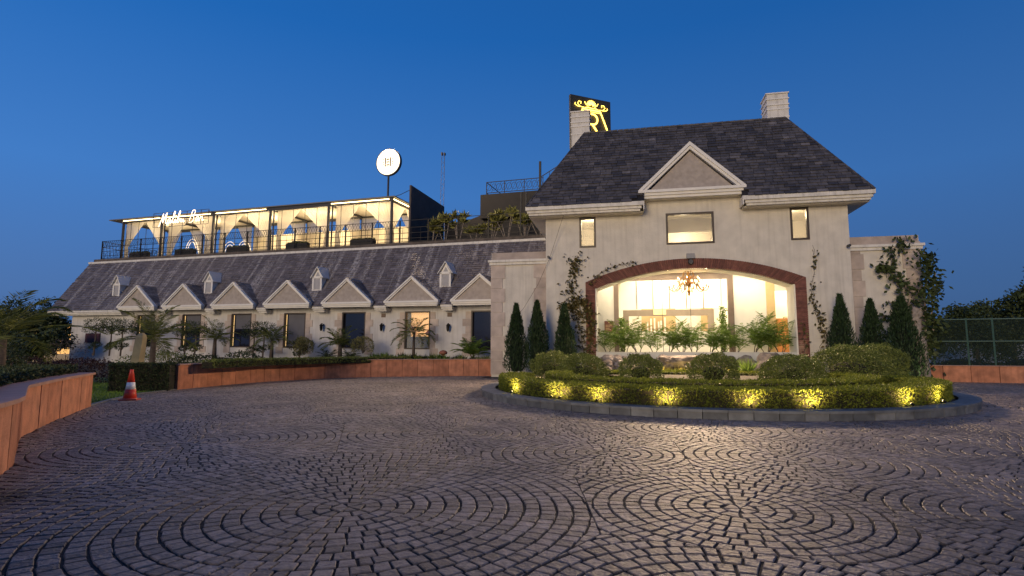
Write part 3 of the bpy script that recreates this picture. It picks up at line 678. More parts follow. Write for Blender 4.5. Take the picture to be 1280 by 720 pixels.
for i, u in enumerate(WU):
    f = MB(); t = .07; x0, x1, z0, z1 = u-WW, u+WW, 1.24, 3.34
    f.box(x0, x0+t, -.02, .2, z0, z1); f.box(x1-t, x1, -.02, .2, z0, z1); f.box(x0+t, x1-t, -.02, .2, z0, z0+t); f.box(x0+t, x1-t, -.02, .2, z1-t, z1)
    wn = f.build('window', darkwood, WING)
    if i == 5:
        MB().box(x0+t, x1-t, .12, .125, z0+t, z1-t).build('pane', glass('lit_glass', alpha=.18), wn)
        MB().box(x0+t, x1-t, .6, .62, 1.95, 3.3).build('room_wall', emit('room_glow', (1, .55, .20), .9), wn)
        mb = MB(); mb.prism([(u-.72, .4, 2.35), (u-.38, .4, 1.9), (u-.30, .4, 2.15), (u-.55, .4, 2.6)], (0, .03, 0)); mb.prism([(u+.25, .4, 2.1), (u+.7, .4, 1.9), (u+.72, .4, 2.2), (u+.45, .4, 2.3)], (0, .03, 0))
        mb.build('drape', mat('orange_cloth', (.55, .12, .03), .8, var=.2), wn)
        MB().box(x0+t, x1-t, .3, .34, z0+t, 1.93).build('dark_lower', darkclad, wn)
    else:
        MB().box(x0+t, x1-t, .12, .14, z0+t, z1-t).build('pane', pane_d, wn)
        if i in (0, 1, 2, 3):
            MB().box(x0+t+.17, x1-t, .108, .117, z1-.95 if i != 3 else z0+t+.02, z1-t-.01).build('blind', blind, wn)
            MB().box(x0+t+.015, x0+t+.07, .100, .106, z0+t+.03, z1-t-.03).build('light_gap', litg, wn)
prev = -33.9
for u in GU+[3.5]:
    if u-1.66 > prev: tr = MB(); tr.box(prev, min(u-1.66, 2.2), -.62, -.42, 3.52, 3.64); tr.box(prev+.02, min(u-1.68, 2.2), -.55, .02, 3.42, 3.525); tr.box(prev+.05, min(u-1.70, 2.2), -.45, .02, 3.33, 3.425)
    if u-1.66 > prev: tr.build('eaves_cornice', trim, WING)
    prev = u+1.66
SLP = (7.40-3.66)/(2.0+.6)
mb = MB()
inG = lambda p: any(abs(p.x-u) < max(0, 5.15-p.z)*1.02 for u in GU)
tiles(mb, (-33.9, -.6, 3.66), (2.2, -.6, 3.66), (2.2, 2.0, 7.40), (-33.9, 2.0, 7.40), .168, .36, th=.034, holes=inG, pbroken=.02)
rf = mb.build('roof', wslate, WING)
mb = MB(); mb.prism([(-33.85, -.57, 3.62), (-33.85, 2.0, 7.36), (-33.85, 11.5, 7.36), (-33.85, 11.5, 3.62)], (36, 0, 0)); mb.build('roof_deck', darkclad, rf)
mb = MB(); mb.box(-34.0, 2.2, 1.93, 2.12, 7.36, 7.50, .3); mb.build('roof_edge_flashing', trim, rf)
mb = MB(); mb.box(-33.8, 2.2, 2.12, 11.5, 7.36, 7.42); mb.box(-33.7, 2.2, 2.12, 2.25, 7.42, 7.72); mb.build('terrace_slab', mat('terrace_kerb', (.10, .08, .065), .85, var=.35, scale=3), WING)
for u in GU:
    pd = MB().prism([(u-1.42, -.74, 3.84), (u+1.42, -.74, 3.84), (u, -.74, 5.10)], (0, .06, 0)).build('gable', tymp, WING)
    m2 = MB(); m2.box(u-1.65, u+1.65, -.90, -.62, 3.76, 3.86); m2.box(u-1.60, u+1.60, -.84, -.6, 3.66, 3.765); m2.box(u-1.54, u+1.54, -.78, .02, 3.58, 3.665)
    rake(m2, u, 1.66, 3.86, 5.24, -.86, .08, .15, .22); m2.build('gable_frame', trimw, pd)
    m3 = MB(); bk = -.6+(5.26-3.66)/SLP
    for s_ in (-1, 1):
        A = (u+s_*1.66, -.66, 3.88); B = (u+s_*1.66, -.46, 3.88); C_ = (u, bk+.05, 5.26); D_ = (u, -.66, 5.26)
        if s_ == 1: tiles(m3, A, B, C_, D_, .17, .33)
        else: tiles(m3, B, A, D_, C_, .17, .33)
        m3.add([A, B, C_, D_], [(0, 1, 2, 3)], .3)
    m3.build('gable_roof', wslate, pd)
for u in (-28.4, -20.3, -12.0, -3.6):
    m1 = MB(); v0 = .12
    m1.box(u-.30, u+.30, v0, 1.5, 4.62, 5.48); m1.prism([(u-.30, v0, 5.48), (u+.30, v0, 5.48), (u, v0, 5.98)], (0, 1.5, 0)); dm = m1.build('dormer', trimw, WING)
    m2 = MB(); m2.box(u-.20, u+.20, v0-.012, v0, 4.74, 5.38); m2.prism([(u-.15, v0-.012, 5.53), (u+.15, v0-.012, 5.53), (u, v0-.012, 5.80)], (0, .012, 0)); m2.build('louvre', mat('dormer_grey', (.35, .34, .35), .6, var=.1), dm)
    m3 = MB()
    for a, b in ((u-.34, u-.22), (u+.22, u+.34)): m3.box(a, b, v0-.05, v0+.0, 4.56, 5.48)
    m3.box(u-.22, u+.22, v0-.05, v0, 4.56, 4.70); m3.box(u-.34, u+.34, v0-.05, v0, 5.40, 5.50); m3.build('dormer_frame', trimw, dm)
    m4 = MB()
    for s_ in (-1, 1): m4.prism([(u+s_*.42, v0-.12, 5.42), (u, v0-.12, 6.06), (u, v0-.12, 6.12), (u+s_*.47, v0-.12, 5.42)], (0, 1.7, 0), .3)
    m4.build('dormer_roof', trimw, dm)
for u in (-7.35, -3.25): MB().box(u-.13, u+.13, -.03, .01, 3.02, 3.24).build('vent', mat('vent_brown', (.16, .11, .08), .7), WING)
# wall lanterns
def lantern(mx, lb):
    r_ = thing('wall_lantern', mx, lb, 'wall lantern', 'unlit lanterns on the wing wall')
    mb = MB(); mb.lathe([(.05, -.02), (.05, 0)], 10, (0, 0, .1), axis='y'); mb.tube([(0, 0, .1), (0, -.12, .2), (0, -.2, .16)], .016, 5); mb.build('bracket', iron, r_)
    mb = MB(); mb.lathe([(.02, -.26), (.07, -.2), (.10, .05), (.12, .07), (.05, .14), (.01, .2)], 6, (0, -.2, 0)); mb.build('lantern_body', iron, r_); return r_
lantern(WF @ T(-11.35, -.02, 2.50), 'black wall lantern on the wing, leftmost of the three')
lantern(WF @ T(-7.35, -.02, 2.48), 'black wall lantern on the wing, left of the lit orange window')
lantern(WF @ T(-3.25, -.02, 2.46), 'black wall lantern on the wing, right of the lit orange window')
tag(MB().box(-30.75, -29.4, -.09, -.003, 1.45, 2.1).build('wall_sign', mat('maroon', (.09, .025, .03), .6), None, WF), 'dark maroon board on the left end of the wing wall', 'sign')

# ------------------------------------------------------------ roof terrace
RZ0 = 7.70
ra = thing('terrace_railing', WF, 'long black iron railing with lattice top along the roof terrace edge', 'railing')
posts = np.linspace(-33.2, 2.0, 19); zt = RZ0+1.42
for p in posts: MB().box(p-.035, p+.035, 2.27, 2.34, RZ0, zt+.02).build('post', iron, ra)
mb = MB()
for z in (zt, zt-.45, zt-.78, zt-1.12, RZ0+.1): mb.bar((-33.2, 2.3, z), (2, 2.3, z), .022)
for z in (zt, zt-.45, RZ0+.1): mb.bar((-33.2, 2.3, z), (-33.2, 7, z), .022)
mb.build('rail', iron, ra); mb = MB()
for u in np.arange(-33.2, -8.0, .2):
    mb.bar((u, 2.3, zt-.45), (u+.22, 2.3, zt), .009, cap=False); mb.bar((u+.22, 2.3, zt-.45), (u, 2.3, zt), .009, cap=False)
for vv in np.arange(2.3, 7, .25):
    mb.bar((-33.2, vv, zt-.45), (-33.2, vv+.25, zt), .009, cap=False); mb.bar((-33.2, vv+.25, RZ0+.1), (-33.2, vv, zt), .012, cap=False)
for u in np.arange(-33.2, -23, .42):
    mb.tube([(u+.21+.212*math.cos(a), 2.3, RZ0+.35+.2*math.sin(a)) for a in np.linspace(0, 6.28, 9)], .010, 4, cap=False)
for u in np.arange(-33.0, 2, .62): mb.bar((u, 2.3, RZ0+.1), (u, 2.3, zt-.45), .010, cap=False)
mb.build('lattice', iron, ra)
# pergola
pg = thing('pergola', WF, 'long flat-roofed rooftop pergola with tied-back curtains and warm lit edges', 'pergola')
BAY = [-32.1, -28.2, -23.3, -18.3, -13.55, -8.8]; V0, V1, ZT = 3.0, 7.0, 10.75
for k, p in enumerate(BAY):
    for vv in (V0, V1): MB().box(p-.065, p+.065, vv-.065, vv+.065, 7.42, ZT).build('post', steel, pg)
    if 0 < k < 5: MB().box(p+.26, p+.33, V0-.035, V0+.035, 7.42, ZT).build('post', steel, pg)
mb = MB()
mb.box(-33.4, -8.5, V0-.22, V1+.3, ZT+.10, ZT+.17); mb.build('roof', mat('pergola_roof', (.16, .15, .14), .5, var=.1), pg); MB().box(-32.2, -8.95, V0+.12, V1-.12, ZT+.06, ZT+.09).build('ceiling', mat('pergola_ceiling', (.60, .54, .44), .8, var=.06), pg); mb = MB()
mb.box(-32.3, -8.7, V0-.1, V0+.1, ZT-.12, ZT+.1); mb.box(-32.3, -8.7, V1-.1, V1+.1, ZT-.12, ZT+.1); mb.box(-8.9, -8.7, V0, V1, ZT-.12, ZT+.1)
for p in BAY: mb.box(p-.07, p+.07, V0+.1, V1-.1, ZT-.06, ZT+.1)
mb.build('beam', steel, pg)
led = emit('led_strip', (1, .70, .32), 9)
mb = MB()
for a, b in ((-32.0, -28.3), (-28.1, -23.5), (-23.0, -18.6), (-13.3, -8.95)): MB().box(a, b, V0-.13, V0-.11, ZT-.02, ZT+.025).build('led_strip', led, pg)
MB().box(-8.69, -8.66, V0, V1, ZT-.02, ZT+.025).build('led_strip', led, pg)
def drape(mb, x_side, x_mid, vv, z0, z1, tie=.42, folds=9, along='u'):
    n, m = 20, 26; V = []
    for i in range(n+1):
        t = i/n; z = z1+(z0-z1)*t
        f = 1-t/(1-tie)*.86 if t < 1-tie else .14+.10*((t-(1-tie))/tie)
        for j in range(m+1):
            s_ = j/m; x = x_side+(x_mid-x_side)*f*s_
            wv = .06*math.sin(s_*folds*6.28)*(.4+.6*(1-f)+.2)
            V.append((x, vv+wv, z) if along == 'u' else (vv+wv, x, z))
    F = [(i*(m+1)+j, i*(m+1)+j+1, (i+1)*(m+1)+j+1, (i+1)*(m+1)+j) for i in range(n) for j in range(m)]
    mb.add(V, F)
for a, b in zip(BAY, BAY[1:]):
    for (s_, m_) in ((a+.45 if a > -30 else a+.05, (a+b)/2), (b-.05, (a+b)/2)):
        mb = MB(); drape(mb, s_, m_, V0+.2, 7.45, ZT-.1); mb.build('curtain', curt, pg, smooth=True)
    for s_, m_ in ((a+.1, a+1.5), (b-.1, b-1.5)): mb = MB(); drape(mb, s_, m_, V1-.2, 7.45, ZT-.1, .3); mb.build('curtain', curt, pg, smooth=True)
for s_ in (V0+.2, V1-.1): mb = MB(); drape(mb, s_, V0+2.0, -8.95, 7.45, ZT-.1, along='v'); mb.build('curtain', curt, pg, smooth=True)
for a, b in zip(BAY, BAY[1:]):
    for f in (.2, .4, .6, .8): MB().bar((a+(b-a)*f, V0+.02, 7.45), (a+(b-a)*f, V0+.02, ZT), .018).build('curtain_rod', steel, pg)
mb = MB(); mb.box(-23.2, -8.9, V1+.02, V1+.06, 7.42, 9.9); mb.build('back_screen', mat('back_screen', (.62, .56, .44), .8, var=.1, scale=2), pg)
mb = MB()
for a in (-18.3, -13.5): 
    for k in range(3): mb.box(a+.3+k*.02, a+4.3, V1-.16-k*.03, V1-.1-k*.03, 8.0+k*.0, 8.9)
for a, b in zip(BAY, BAY[1:]): point('pergola_lamp', None, pg, 330 if a > -24 else 200, (1, .77, .44), .3, ((a+b)/2+.4, 5.0, 9.9))
# planters, arch lamps, table behind the railing
plm = mat('planter_black', (.02, .017, .015), .7, var=.2)
for u, lb in ((-29.7, 'black trough planter behind the roof railing at the left end'), (-25.3, 'black trough planter behind the railing under the word Bar'), (-20.6, 'black trough planter behind the railing in the middle bay'),
              (-15.6, 'black trough planter behind the railing beside the small round table'), (-10.6, 'black trough planter behind the railing in the rightmost bay')):
    r_ = thing('planter_box', WF @ T(u, 2.62, 7.42), lb, 'planter', 'black planters along the roof terrace')
    MB().box(-.85, .85, -.16, .16, .28, .72).build('trough', plm, r_); mb = MB()
    P = np.column_stack([RNG.uniform(-.82, .82, 260), RNG.uniform(-.14, .14, 260), np.full(260, .7)]); mb.leaves(P, RNG.normal(size=(260, 3))*.5+np.array([0, 0, 1]), .16, .05); mb.build('foliage', lf_dark, r_)
wl = emit('white_arch_glow', (1, .86, .66), .8)
for u, lb in ((-26.5, 'tall glowing white arch lamp under the rooftop neon'), (-22.9, 'glowing white arch lamp behind the railing, left of the middle planter'), (-21.6, 'low glowing white arch lamp beside the middle planter')):
    r_ = thing('arch_lamp', WF @ T(u, 4.2, 7.42), lb, 'arch lamp', 'glowing arches in the roof bar')
    mb = MB(); h = 1.9 if u == -26.5 else 1.5
    for k in (0, .22): mb.tube([((.75-k)*math.cos(a), 0, (h-k)*math.sin(a)) for a in np.linspace(.02, math.pi-.02, 17)], .022, 6)
    mb.build('hoop', wl, r_); MB().box(-.8, .8, -.1, .1, 0, .06).build('base', plm, r_)
r_ = thing('bar_table', WF @ T(-16.4, 3.6, 7.42), 'small round dark table between the curtains of the fourth bay', 'table')
MB().lathe([(.38, 1.02), (.38, 1.06)], 14).build('tabletop', steel, r_); MB().bar((0, 0, .03), (0, 0, 1.02), .03, k=6).build('leg', steel, r_); MB().lathe([(.22, 0), (.22, .03)], 12).build('base', steel, r_)
# neon sign
ns = thing('neon_sign', WF, 'white handwritten neon sign Malibu Bar in a black frame before the pergola', 'sign')
mb = MB(); vf = 2.45; fz0, fz1 = 9.93, 10.98
for z in (fz0, fz1, (fz0+fz1)/2+.25, (fz0+fz1)/2-.12): mb.bar((-28.4, vf, z), (-23.2, vf, z), .02)
for u in (-28.4, -26.6, -25.2, -23.9, -23.2): mb.bar((u, vf, fz0), (u, vf, fz1), .02)
for u in (-28.3, -23.3): mb.bar((u, vf, fz1-.1), (u, V0-.1, fz1-.1), .02)
mb.build('frame', steel, ns)
GL = {'M': ([(0, -.25), (.18, .3), (.42, 1.25), (.40, .5), (.42, .05), (.62, .7), (.86, 1.3), (.80, .6), (.80, .15), (.92, .0), (1.02, .12)], 1.0),
      'a': ([(.42, .5), (.25, .58), (.08, .35), (.12, .05), (.28, .05), (.42, .5), (.38, .1), (.5, .04), (.6, .18)], .56),
      'l': ([(0, .15), (.25, .7), (.36, 1.25), (.24, 1.3), (.14, .7), (.14, .15), (.26, .02), (.40, .2)], .36),
      'i': ([(0, .15), (.14, .52), (.10, .12), (.22, .03), (.34, .2)], .30),
      'b': ([(0, .15), (.24, .7), (.36, 1.25), (.25, 1.3), (.14, .7), (.10, .05), (.28, .08), (.38, .35), (.26, .52), (.14, .38)], .46),
      'u': ([(0, .3), (.1, .52), (.08, .12), (.22, .04), (.38, .5), (.36, .1), (.48, .04), (.58, .2)], .56),
      'B': ([(.52, 1.2), (.40, .65), (.26, -.02), (.40, .65), (.54, 1.26), (.88, 1.22), (.84, .80), (.44, .66), (.82, .56), (.76, .08), (.44, -.06), (.26, .0)], .98),
      'r': ([(0, .15), (.12, .56), (.16, .45), (.36, .48), (.30, .15), (.42, .03), (.54, .2)], .5), ' ': ([], .34)}
mb = MB(); x = 0.0
tot = sum(GL[c][1] for c in 'Malibu Bar'); s_ = 4.15/tot
for c in 'Malibu Bar':
    P, ad = GL[c]
    if P:
        Q = []
        for a, b in zip(P, P[1:]):
            for k in range(3): Q.append((a[0]+(b[0]-a[0])*k/3, a[1]+(b[1]-a[1])*k/3))
        Q.append(P[-1]); Q = [Q[0]]+[tuple((Q[i-1][d]+2*Q[i][d]+Q[i+1][d])/4 for d in (0, 1)) for i in range(1, len(Q)-1)]+[Q[-1]]
        mb.tube([(-27.75+(x+p[0]+.12*p[1])*s_, vf-.07, 10.12+p[1]*.70) for p in Q], .021, 6)
    if c == 'i': mb.lathe([(.002, -.04), (.045, 0), (.002, .04)], 8, (-27.75+(x+.24)*s_, vf-.07, 10.12+.78*.70), axis='y')
    x += ad
mb.build('lettering', emit('neon_white', (1, .80, .56), 2.6), ns)
point('neon_light', None, ns, 22, (1, .72, .45), .3, (-25.6, 1.9, 10.4))
# round sign lamp on a pole
rl = thing('round_sign', WF @ T(-10.67, 5.6, 7.42), 'round glowing white disc sign with a small pattern on a tall pole', 'sign')
MB().bar((0, 0, 0), (0, 0, 5.95), .07, k=8).build('pole', steel, rl)
MB().lathe([(.88, -.14), (.92, -.1), (.92, .1), (.88, .14)], 40, (0, 0, 6.78), axis='y').build('disc', emit('disc_glow', (1, .85, .62), 2.0), rl)
MB().lathe([(.925, -.11), (.97, -.11), (.97, .11), (.925, .11)], 40, (0, 0, 6.78), axis='y').build('casing', steel, rl)
mb = MB(); em = mat('emblem', (.10, .06, .02), .6)
for x in (-.2, .2): mb.box(x-.045, x+.045, -.16, -.142, 6.44, 7.10)
for z in (6.56, 6.77, 6.97): mb.box(-.11, .11, -.16, -.142, z-.045, z+.045)
for x in (-.36, .36):
    for z in (6.6, 6.78, 6.96): mb.lathe([(.05, -.16), (.05, -.142)], 8, (x, 0, z), axis='y')
for z in (6.42, 7.1): mb.lathe([(.04, -.16), (.04, -.142)], 8, (0, 0, z), axis='y')
mb.build('emblem', em, rl)
point('disc_light', None, rl, 4500, (1, .70, .40), .25, (0, 0, 8.05))
# dark plant room walls behind the terrace
bh = thing('roof_bulkhead', WF, 'dark clad rooftop walls with a raised tank platform behind the terrace plants', 'roof structure')
MB().prism([(-7.35, 2.6, 7.42), (-7.35, 7.5, 7.42), (-7.35, 7.5, 11.25), (-7.35, 2.6, 11.45)], (.12, 0, 0)).build('side_wall', mat('fin_wall', (.10, .075, .06), .8, var=.2, scale=2), bh)
mb = MB(); mb.box(-7.2, 3, 7.5, 7.8, 7.42, 10.1); mb.prism([(-5.6, 7.5, 10.1), (-1.5, 7.5, 10.1), (-2.6, 7.5, 10.5), (-3.6, 7.5, 10.56), (-4.6, 7.5, 10.4)], (0, .6, 0)); mb.build('back_wall', darkclad, bh)
MB().box(-4.3, 2.6, 7.0, 10.5, 10.1, 11.75).build('platform_wall', darkclad, bh)
mb = MB(); zb = 11.75; zt2 = 12.62
for z in (zb+.12, zt2): mb.bar((-3.9, 7.1, z), (.1, 7.1, z), .03); mb.bar((-3.9, 7.1, z), (-3.9, 10, z), .03)
for u in (-3.9, -2.6, -1.2, .1): mb.bar((u, 7.1, zb), (u, 7.1, zt2), .03)
for u in np.arange(-3.9, 0, .36):
    mb.tube([(u+.18+.182*math.cos(a), 7.1, zb+.5+.24*math.sin(a)) for a in np.linspace(0, 6.28, 9)], .016, 4, cap=False)
    mb.bar((u, 7.1, zb+.12), (u+.36, 7.1, zt2), .012)
for u in np.arange(.4, 2.6, .42): mb.bar((u, 6.0, 11.4), (u, 6.0, 12.4+.55*(u-.4)), .02)
mb.bar((.2, 6.0, 12.3), (2.6, 6, 13.6), .03); mb.bar((.2, 6, 10), (.2, 6, 13.35), .09); mb.build('platform_railing', iron, bh)
mb = MB(); mb.bar((-1.0, 6.9, 8), (-1.0, 6.9, 11.7), .03); mb.bar((-1.35, 6.9, 8), (-1.35, 6.9, 11.7), .03); mb.bar((-3.0, 6.9, 8.6), (.2, 6.9, 8.6), .025); mb.build('pipe', steel, bh)
mb = MB(); mb.tube([(-8.7, 3, 10.9), (-8.1, 2.9, 11.0), (-7.3, 2.7, 11.2)], .02, 5); tag(mb.build('guy_cable', steel, None, WF), 'thin cable from the pergola corner up to the dark fin wall', 'cable')
# frangipani in the terrace planters
def frangipani(mx, h, lb, seed):
    rg = random.Random(seed); r_ = thing('frangipani', mx, lb, 'plant', 'frangipani shrubs on the roof terrace'); st = MB(); lv = MB()
    for k in range(rg.randint(4, 6)):
        a = rg.uniform(0, 6.28); hh = h*rg.uniform(.6, 1); sp = rg.uniform(.2, .75)
        top = (math.cos(a)*sp, math.sin(a)*sp*.5, hh); st.tube([(0, 0, 0), (top[0]*.4, top[1]*.4, hh*.45), top], [.035, .028, .02], 5)
        N = 60; D = RNG.normal(size=(N, 3)); D[:, 2] = np.abs(D[:, 2])*.7+.1
        lv.leaves(np.tile(top, (N, 1))+RNG.normal(size=(N, 3))*.05, D, RNG.uniform(.32, .56, N), .13)
    st.build('stems', palebark, r_); lv.build('foliage', leafm('frangipani_leaf', (.12, .125, .03), (.36, .34, .11)), r_)
for i, (u, h, lb) in enumerate(((-5.3, 2.3, 'broad frangipani nearest the dark fin wall on the roof'), (-4.4, 2.2, 'frangipani second from the dark fin wall on the roof'), (-2.2, 1.9, 'frangipani with thin bare stems in the middle of the dark back wall'), (-1.2, 2.4, 'tall frangipani under the raised roof platform'), (.9, 2.0, 'bushy frangipani beside the main house eave'), (-6.2, 1.7, 'low frangipani at the foot of the dark fin wall'), (-.1, 1.8, 'leafy frangipani under the left end of the main house eave'), (-3.3, 1.5, 'short leafy frangipani left of the thin-stemmed one'))):
    frangipani(WF @ T(u, 3.6, 7.42), h, lb, i)
# lattice mast far behind
ms = thing('lattice_mast', WF @ T(-10.5, 14, 7.3), 'thin steel lattice antenna mast rising behind the roof', 'mast')
mb = MB(); hm = 10.3
for s_ in ((-.28, 0), (.28, 0), (0, .4)): mb.bar((s_[0]*.7, s_[1], 0), (s_[0]*.45, s_[1]*.75, hm), .016)
for i in range(22):
    z0, z1 = hm*i/22, hm*(i+1)/22; sg_ = 1 if i % 2 else -1
    mb.bar((-.16*sg_, 0, z0), (.16*sg_, 0, z1), .009); mb.bar((.16*sg_, 0, z0), (0, .34, z1), .009)
mb.build('lattice', steel, ms); mb = MB(); mb.box(-.17, -.08, -.05, .2, hm-.05, hm+.2); mb.box(.07, .16, -.05, .2, hm-.05, hm+.14); mb.build('antenna', steel, ms)

# ------------------------------------------------------------ round island bed
IC = (5.75, -7.65); IR = 6.55
def isl(a, r): return (IC[0]+r*math.cos(R(a)), IC[1]+r*math.sin(R(a)))
mb = MB(); step = 4.0
for a in np.arange(180, 360, step):
    e = .06; p0, p1 = isl(a+e, IR), isl(a+step-e, IR); q0, q1 = isl(a+e, IR-.12), isl(a+step-e, IR-.12)
    mb.prism([(*p0, -.06), (*p1, -.06), (*q1, -.06), (*q0, -.06)], (0, 0, .19), random.random())
    p0, p1 = isl(a+.03, IR+.025), isl(a+step-.03, IR+.025); q0, q1 = isl(a+.03, IR-.40), isl(a+step-.03, IR-.40)
    mb.prism([(*p0, .132), (*p1, .132), (*q1, .132), (*q0, .132)], (0, 0, .05), random.random()*.5+.4)
for x, s_ in ((IC[0]-IR, 1), (IC[0]+IR, -1)):
    for k in range(13):
        y0 = IC[1]+k*.6+.004; y1 = y0+.592
        if y1 > -.1: break
        a, b = sorted((x, x+s_*.12)); mb.box(a, b, y0, y1, -.06, .13, random.random())
        a, b = sorted((x-s_*.025, x+s_*.40)); mb.box(a, b, y0, y1, .132, .182, random.random()*.5+.4)
tag(mb.build('island_kerb', granite, None, MF), kind='structure')
def isl_ring(r): return [isl(a, r) for a in np.arange(180, 361, 6)]
mb = MB(); rings = [(IR-.3, .10), (5.4, .16), (4.6, .28), (3.4, .34), (1.5, .40)]
V = []; F = []
for r_, z in rings:
    ring = isl_ring(r_); V += [(x, y, z) for x, y in ring]
n = 31
for i in range(len(rings)-1):
    for j in range(n-1): F.append((i*n+j, i*n+j+1, (i+1)*n+j+1, (i+1)*n+j))
F.append(tuple(range((len(rings)-1)*n, len(rings)*n)))
mb.add(V, F); mb.add([(IC[0]-IR+.3, IC[1], .12), (IC[0]+IR-.3, IC[1], .12), (IC[0]+IR-.3, .45, .3), (IC[0]-IR+.3, .45, .3)], [(0, 1, 2, 3)])
mb.add([(IC[0]-1.5, IC[1], .40), (IC[0]+1.5, IC[1], .40), (IC[0]+5, -.0, .36), (IC[0]-5, -.0, .36)], [(0, 1, 2, 3)])
tag(mb.build('planting_bed', soil, None, MF), kind='structure')

def fb(x, y, z, s): return noise.noise(Vector((x*s, y*s, z*s)))
def hedge(name, path, w_, z0, z1, lm, label, dens=1500, lf=.05, mx=I4, group=None, twigs=True, closed=False):
    """clipped hedge along a path of local (x, y): a dim core and leaves through its outer layer"""
    r_ = thing(name, mx, label, 'hedge', group); p = resample(path, .25); a = off(p, w_/2); b = off(p, -w_/2)
    mb = MB(); c = .06
    V = []
    for i in range(len(p)):
        A = Vector(a[i]); B = Vector(b[i]); m = (A+B)/2; A = m+(A-m)*(1-2*c/w_); B = m+(B-m)*(1-2*c/w_)
        V += [(A.x, A.y, z0-.05), (A.x, A.y, z1-c), (B.x, B.y, z1-c), (B.x, B.y, z0-.05)]
    F = [(i*4+j, i*4+(j+1) % 4, i*4+4+(j+1) % 4, i*4+4+j) for i in range(len(p)-1) for j in range(4)]+[(0, 1, 2, 3), tuple(range(4*len(p)-4, 4*len(p)))[::-1]]
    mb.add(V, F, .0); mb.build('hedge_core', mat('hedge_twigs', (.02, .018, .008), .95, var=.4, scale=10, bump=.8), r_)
    L = sum((Vector(p[i+1])-Vector(p[i])).length for i in range(len(p)-1)); h = z1-z0
    N = int(L*(w_+2*h)*dens); t = RNG.random(N)*(len(p)-1.001); i = t.astype(int); f = t-i
    A = np.array(a); B = np.array(b); PA = A[i]+(A[i+1]-A[i])*f[:, None]; PB = B[i]+(B[i+1]-B[i])*f[:, None]
    per = RNG.random(N)*(w_+2*h); X = np.zeros((N, 3)); Nn = np.zeros((N, 3)); si = (PA-PB); si = si/np.linalg.norm(si, axis=1, keepdims=True)
    m0 = per < h; m1 = (per >= h) & (per < h+w_); m2 = per >= h+w_
    X[m0, :2] = PA[m0]; X[m0, 2] = z0+per[m0]; Nn[m0, :2] = si[m0]
    k = ((per-h)/w_)[:, None]; X[m1, :2] = (PA+(PB-PA)*k)[m1]; X[m1, 2] = z1; Nn[m1, 2] = 1
    X[m2, :2] = PB[m2]; X[m2, 2] = z0+(per[m2]-h-w_); Nn[m2, :2] = -si[m2]
    # end caps
    NE = int(w_*h*dens)
    for e, pp, q, s_ in ((0, a[0], b[0], -1), (1, a[-1], b[-1], 1)):
        k = RNG.random(NE)[:, None]; Y = np.zeros((NE, 3)); Y[:, :2] = np.array(pp)*(1-k)+np.array(q)*k; Y[:, 2] = z0+RNG.random(NE)*h
        d = np.array(p[1])-np.array(p[0]) if e == 0 else np.array(p[-1])-np.array(p[-2]); d = d/np.linalg.norm(d)*s_
        NN = np.zeros((NE, 3)); NN[:, :2] = d; X = np.vstack([X, Y]); Nn = np.vstack([Nn, NN])
    N = len(X)
    wob = np.array([fb(x, y, z, 3.1)*.045+fb(x, y, z, 9)*.03 for x, y, z in X]); X += Nn*(wob-.035+RNG.normal(size=N)*.014)[:, None]
    mt = MB().leaves(X, Nn*.75+RNG.normal(size=(N, 3))*.75+np.array([0, 0, .25]), RNG.uniform(.7, 1.3, N)*lf, RNG.uniform(.7, 1.2, N)*lf*.5)
    mt.build('foliage', lm, r_); return r_
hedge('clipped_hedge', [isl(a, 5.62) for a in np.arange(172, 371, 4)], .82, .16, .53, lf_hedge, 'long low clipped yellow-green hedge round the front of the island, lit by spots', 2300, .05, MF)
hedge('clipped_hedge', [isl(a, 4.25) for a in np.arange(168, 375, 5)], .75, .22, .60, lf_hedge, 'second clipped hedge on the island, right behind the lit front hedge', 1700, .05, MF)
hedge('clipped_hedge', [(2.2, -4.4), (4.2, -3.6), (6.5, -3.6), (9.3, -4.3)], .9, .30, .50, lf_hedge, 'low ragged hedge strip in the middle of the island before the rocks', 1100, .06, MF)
# warm spots at the foot of the hedge
def spot(a, e=1.0):
    x, y = isl(a, 6.17); r_ = thing('garden_spotlight', MF @ T(x, y, .18, R(a+90)) @ Matrix.Scale(.62, 4), 'small warm spotlight set on the kerb at the foot of the lit front hedge', 'spotlight', 'spotlights along the island kerb')
    mb = MB(); mb.bar((0, 0, 0), (0, 0, .05), .012, k=6); mb.tube([(0, -.045, .045), (0, .05, .085)], [.032, .042], 10); mb.build('housing', iron, r_)
    MB().tube([(0, .047, .0845), (0, .056, .088)], .036, 10).build('lens', emit('spot_glow', (1, .78, .38), 14), r_)
    point('spot_light', None, r_, 60*e, (1, .66, .29), .03, (0, -.05, .20), 158, (0, 1, .75))
for a, e in ((215, 1.2), (231.5, .6), (234, .6), (243.5, 1.1), (257.5, 1), (272.5, .9), (283.5, 1.3), (305, 1.1), (317, 1)): spot(a, e)
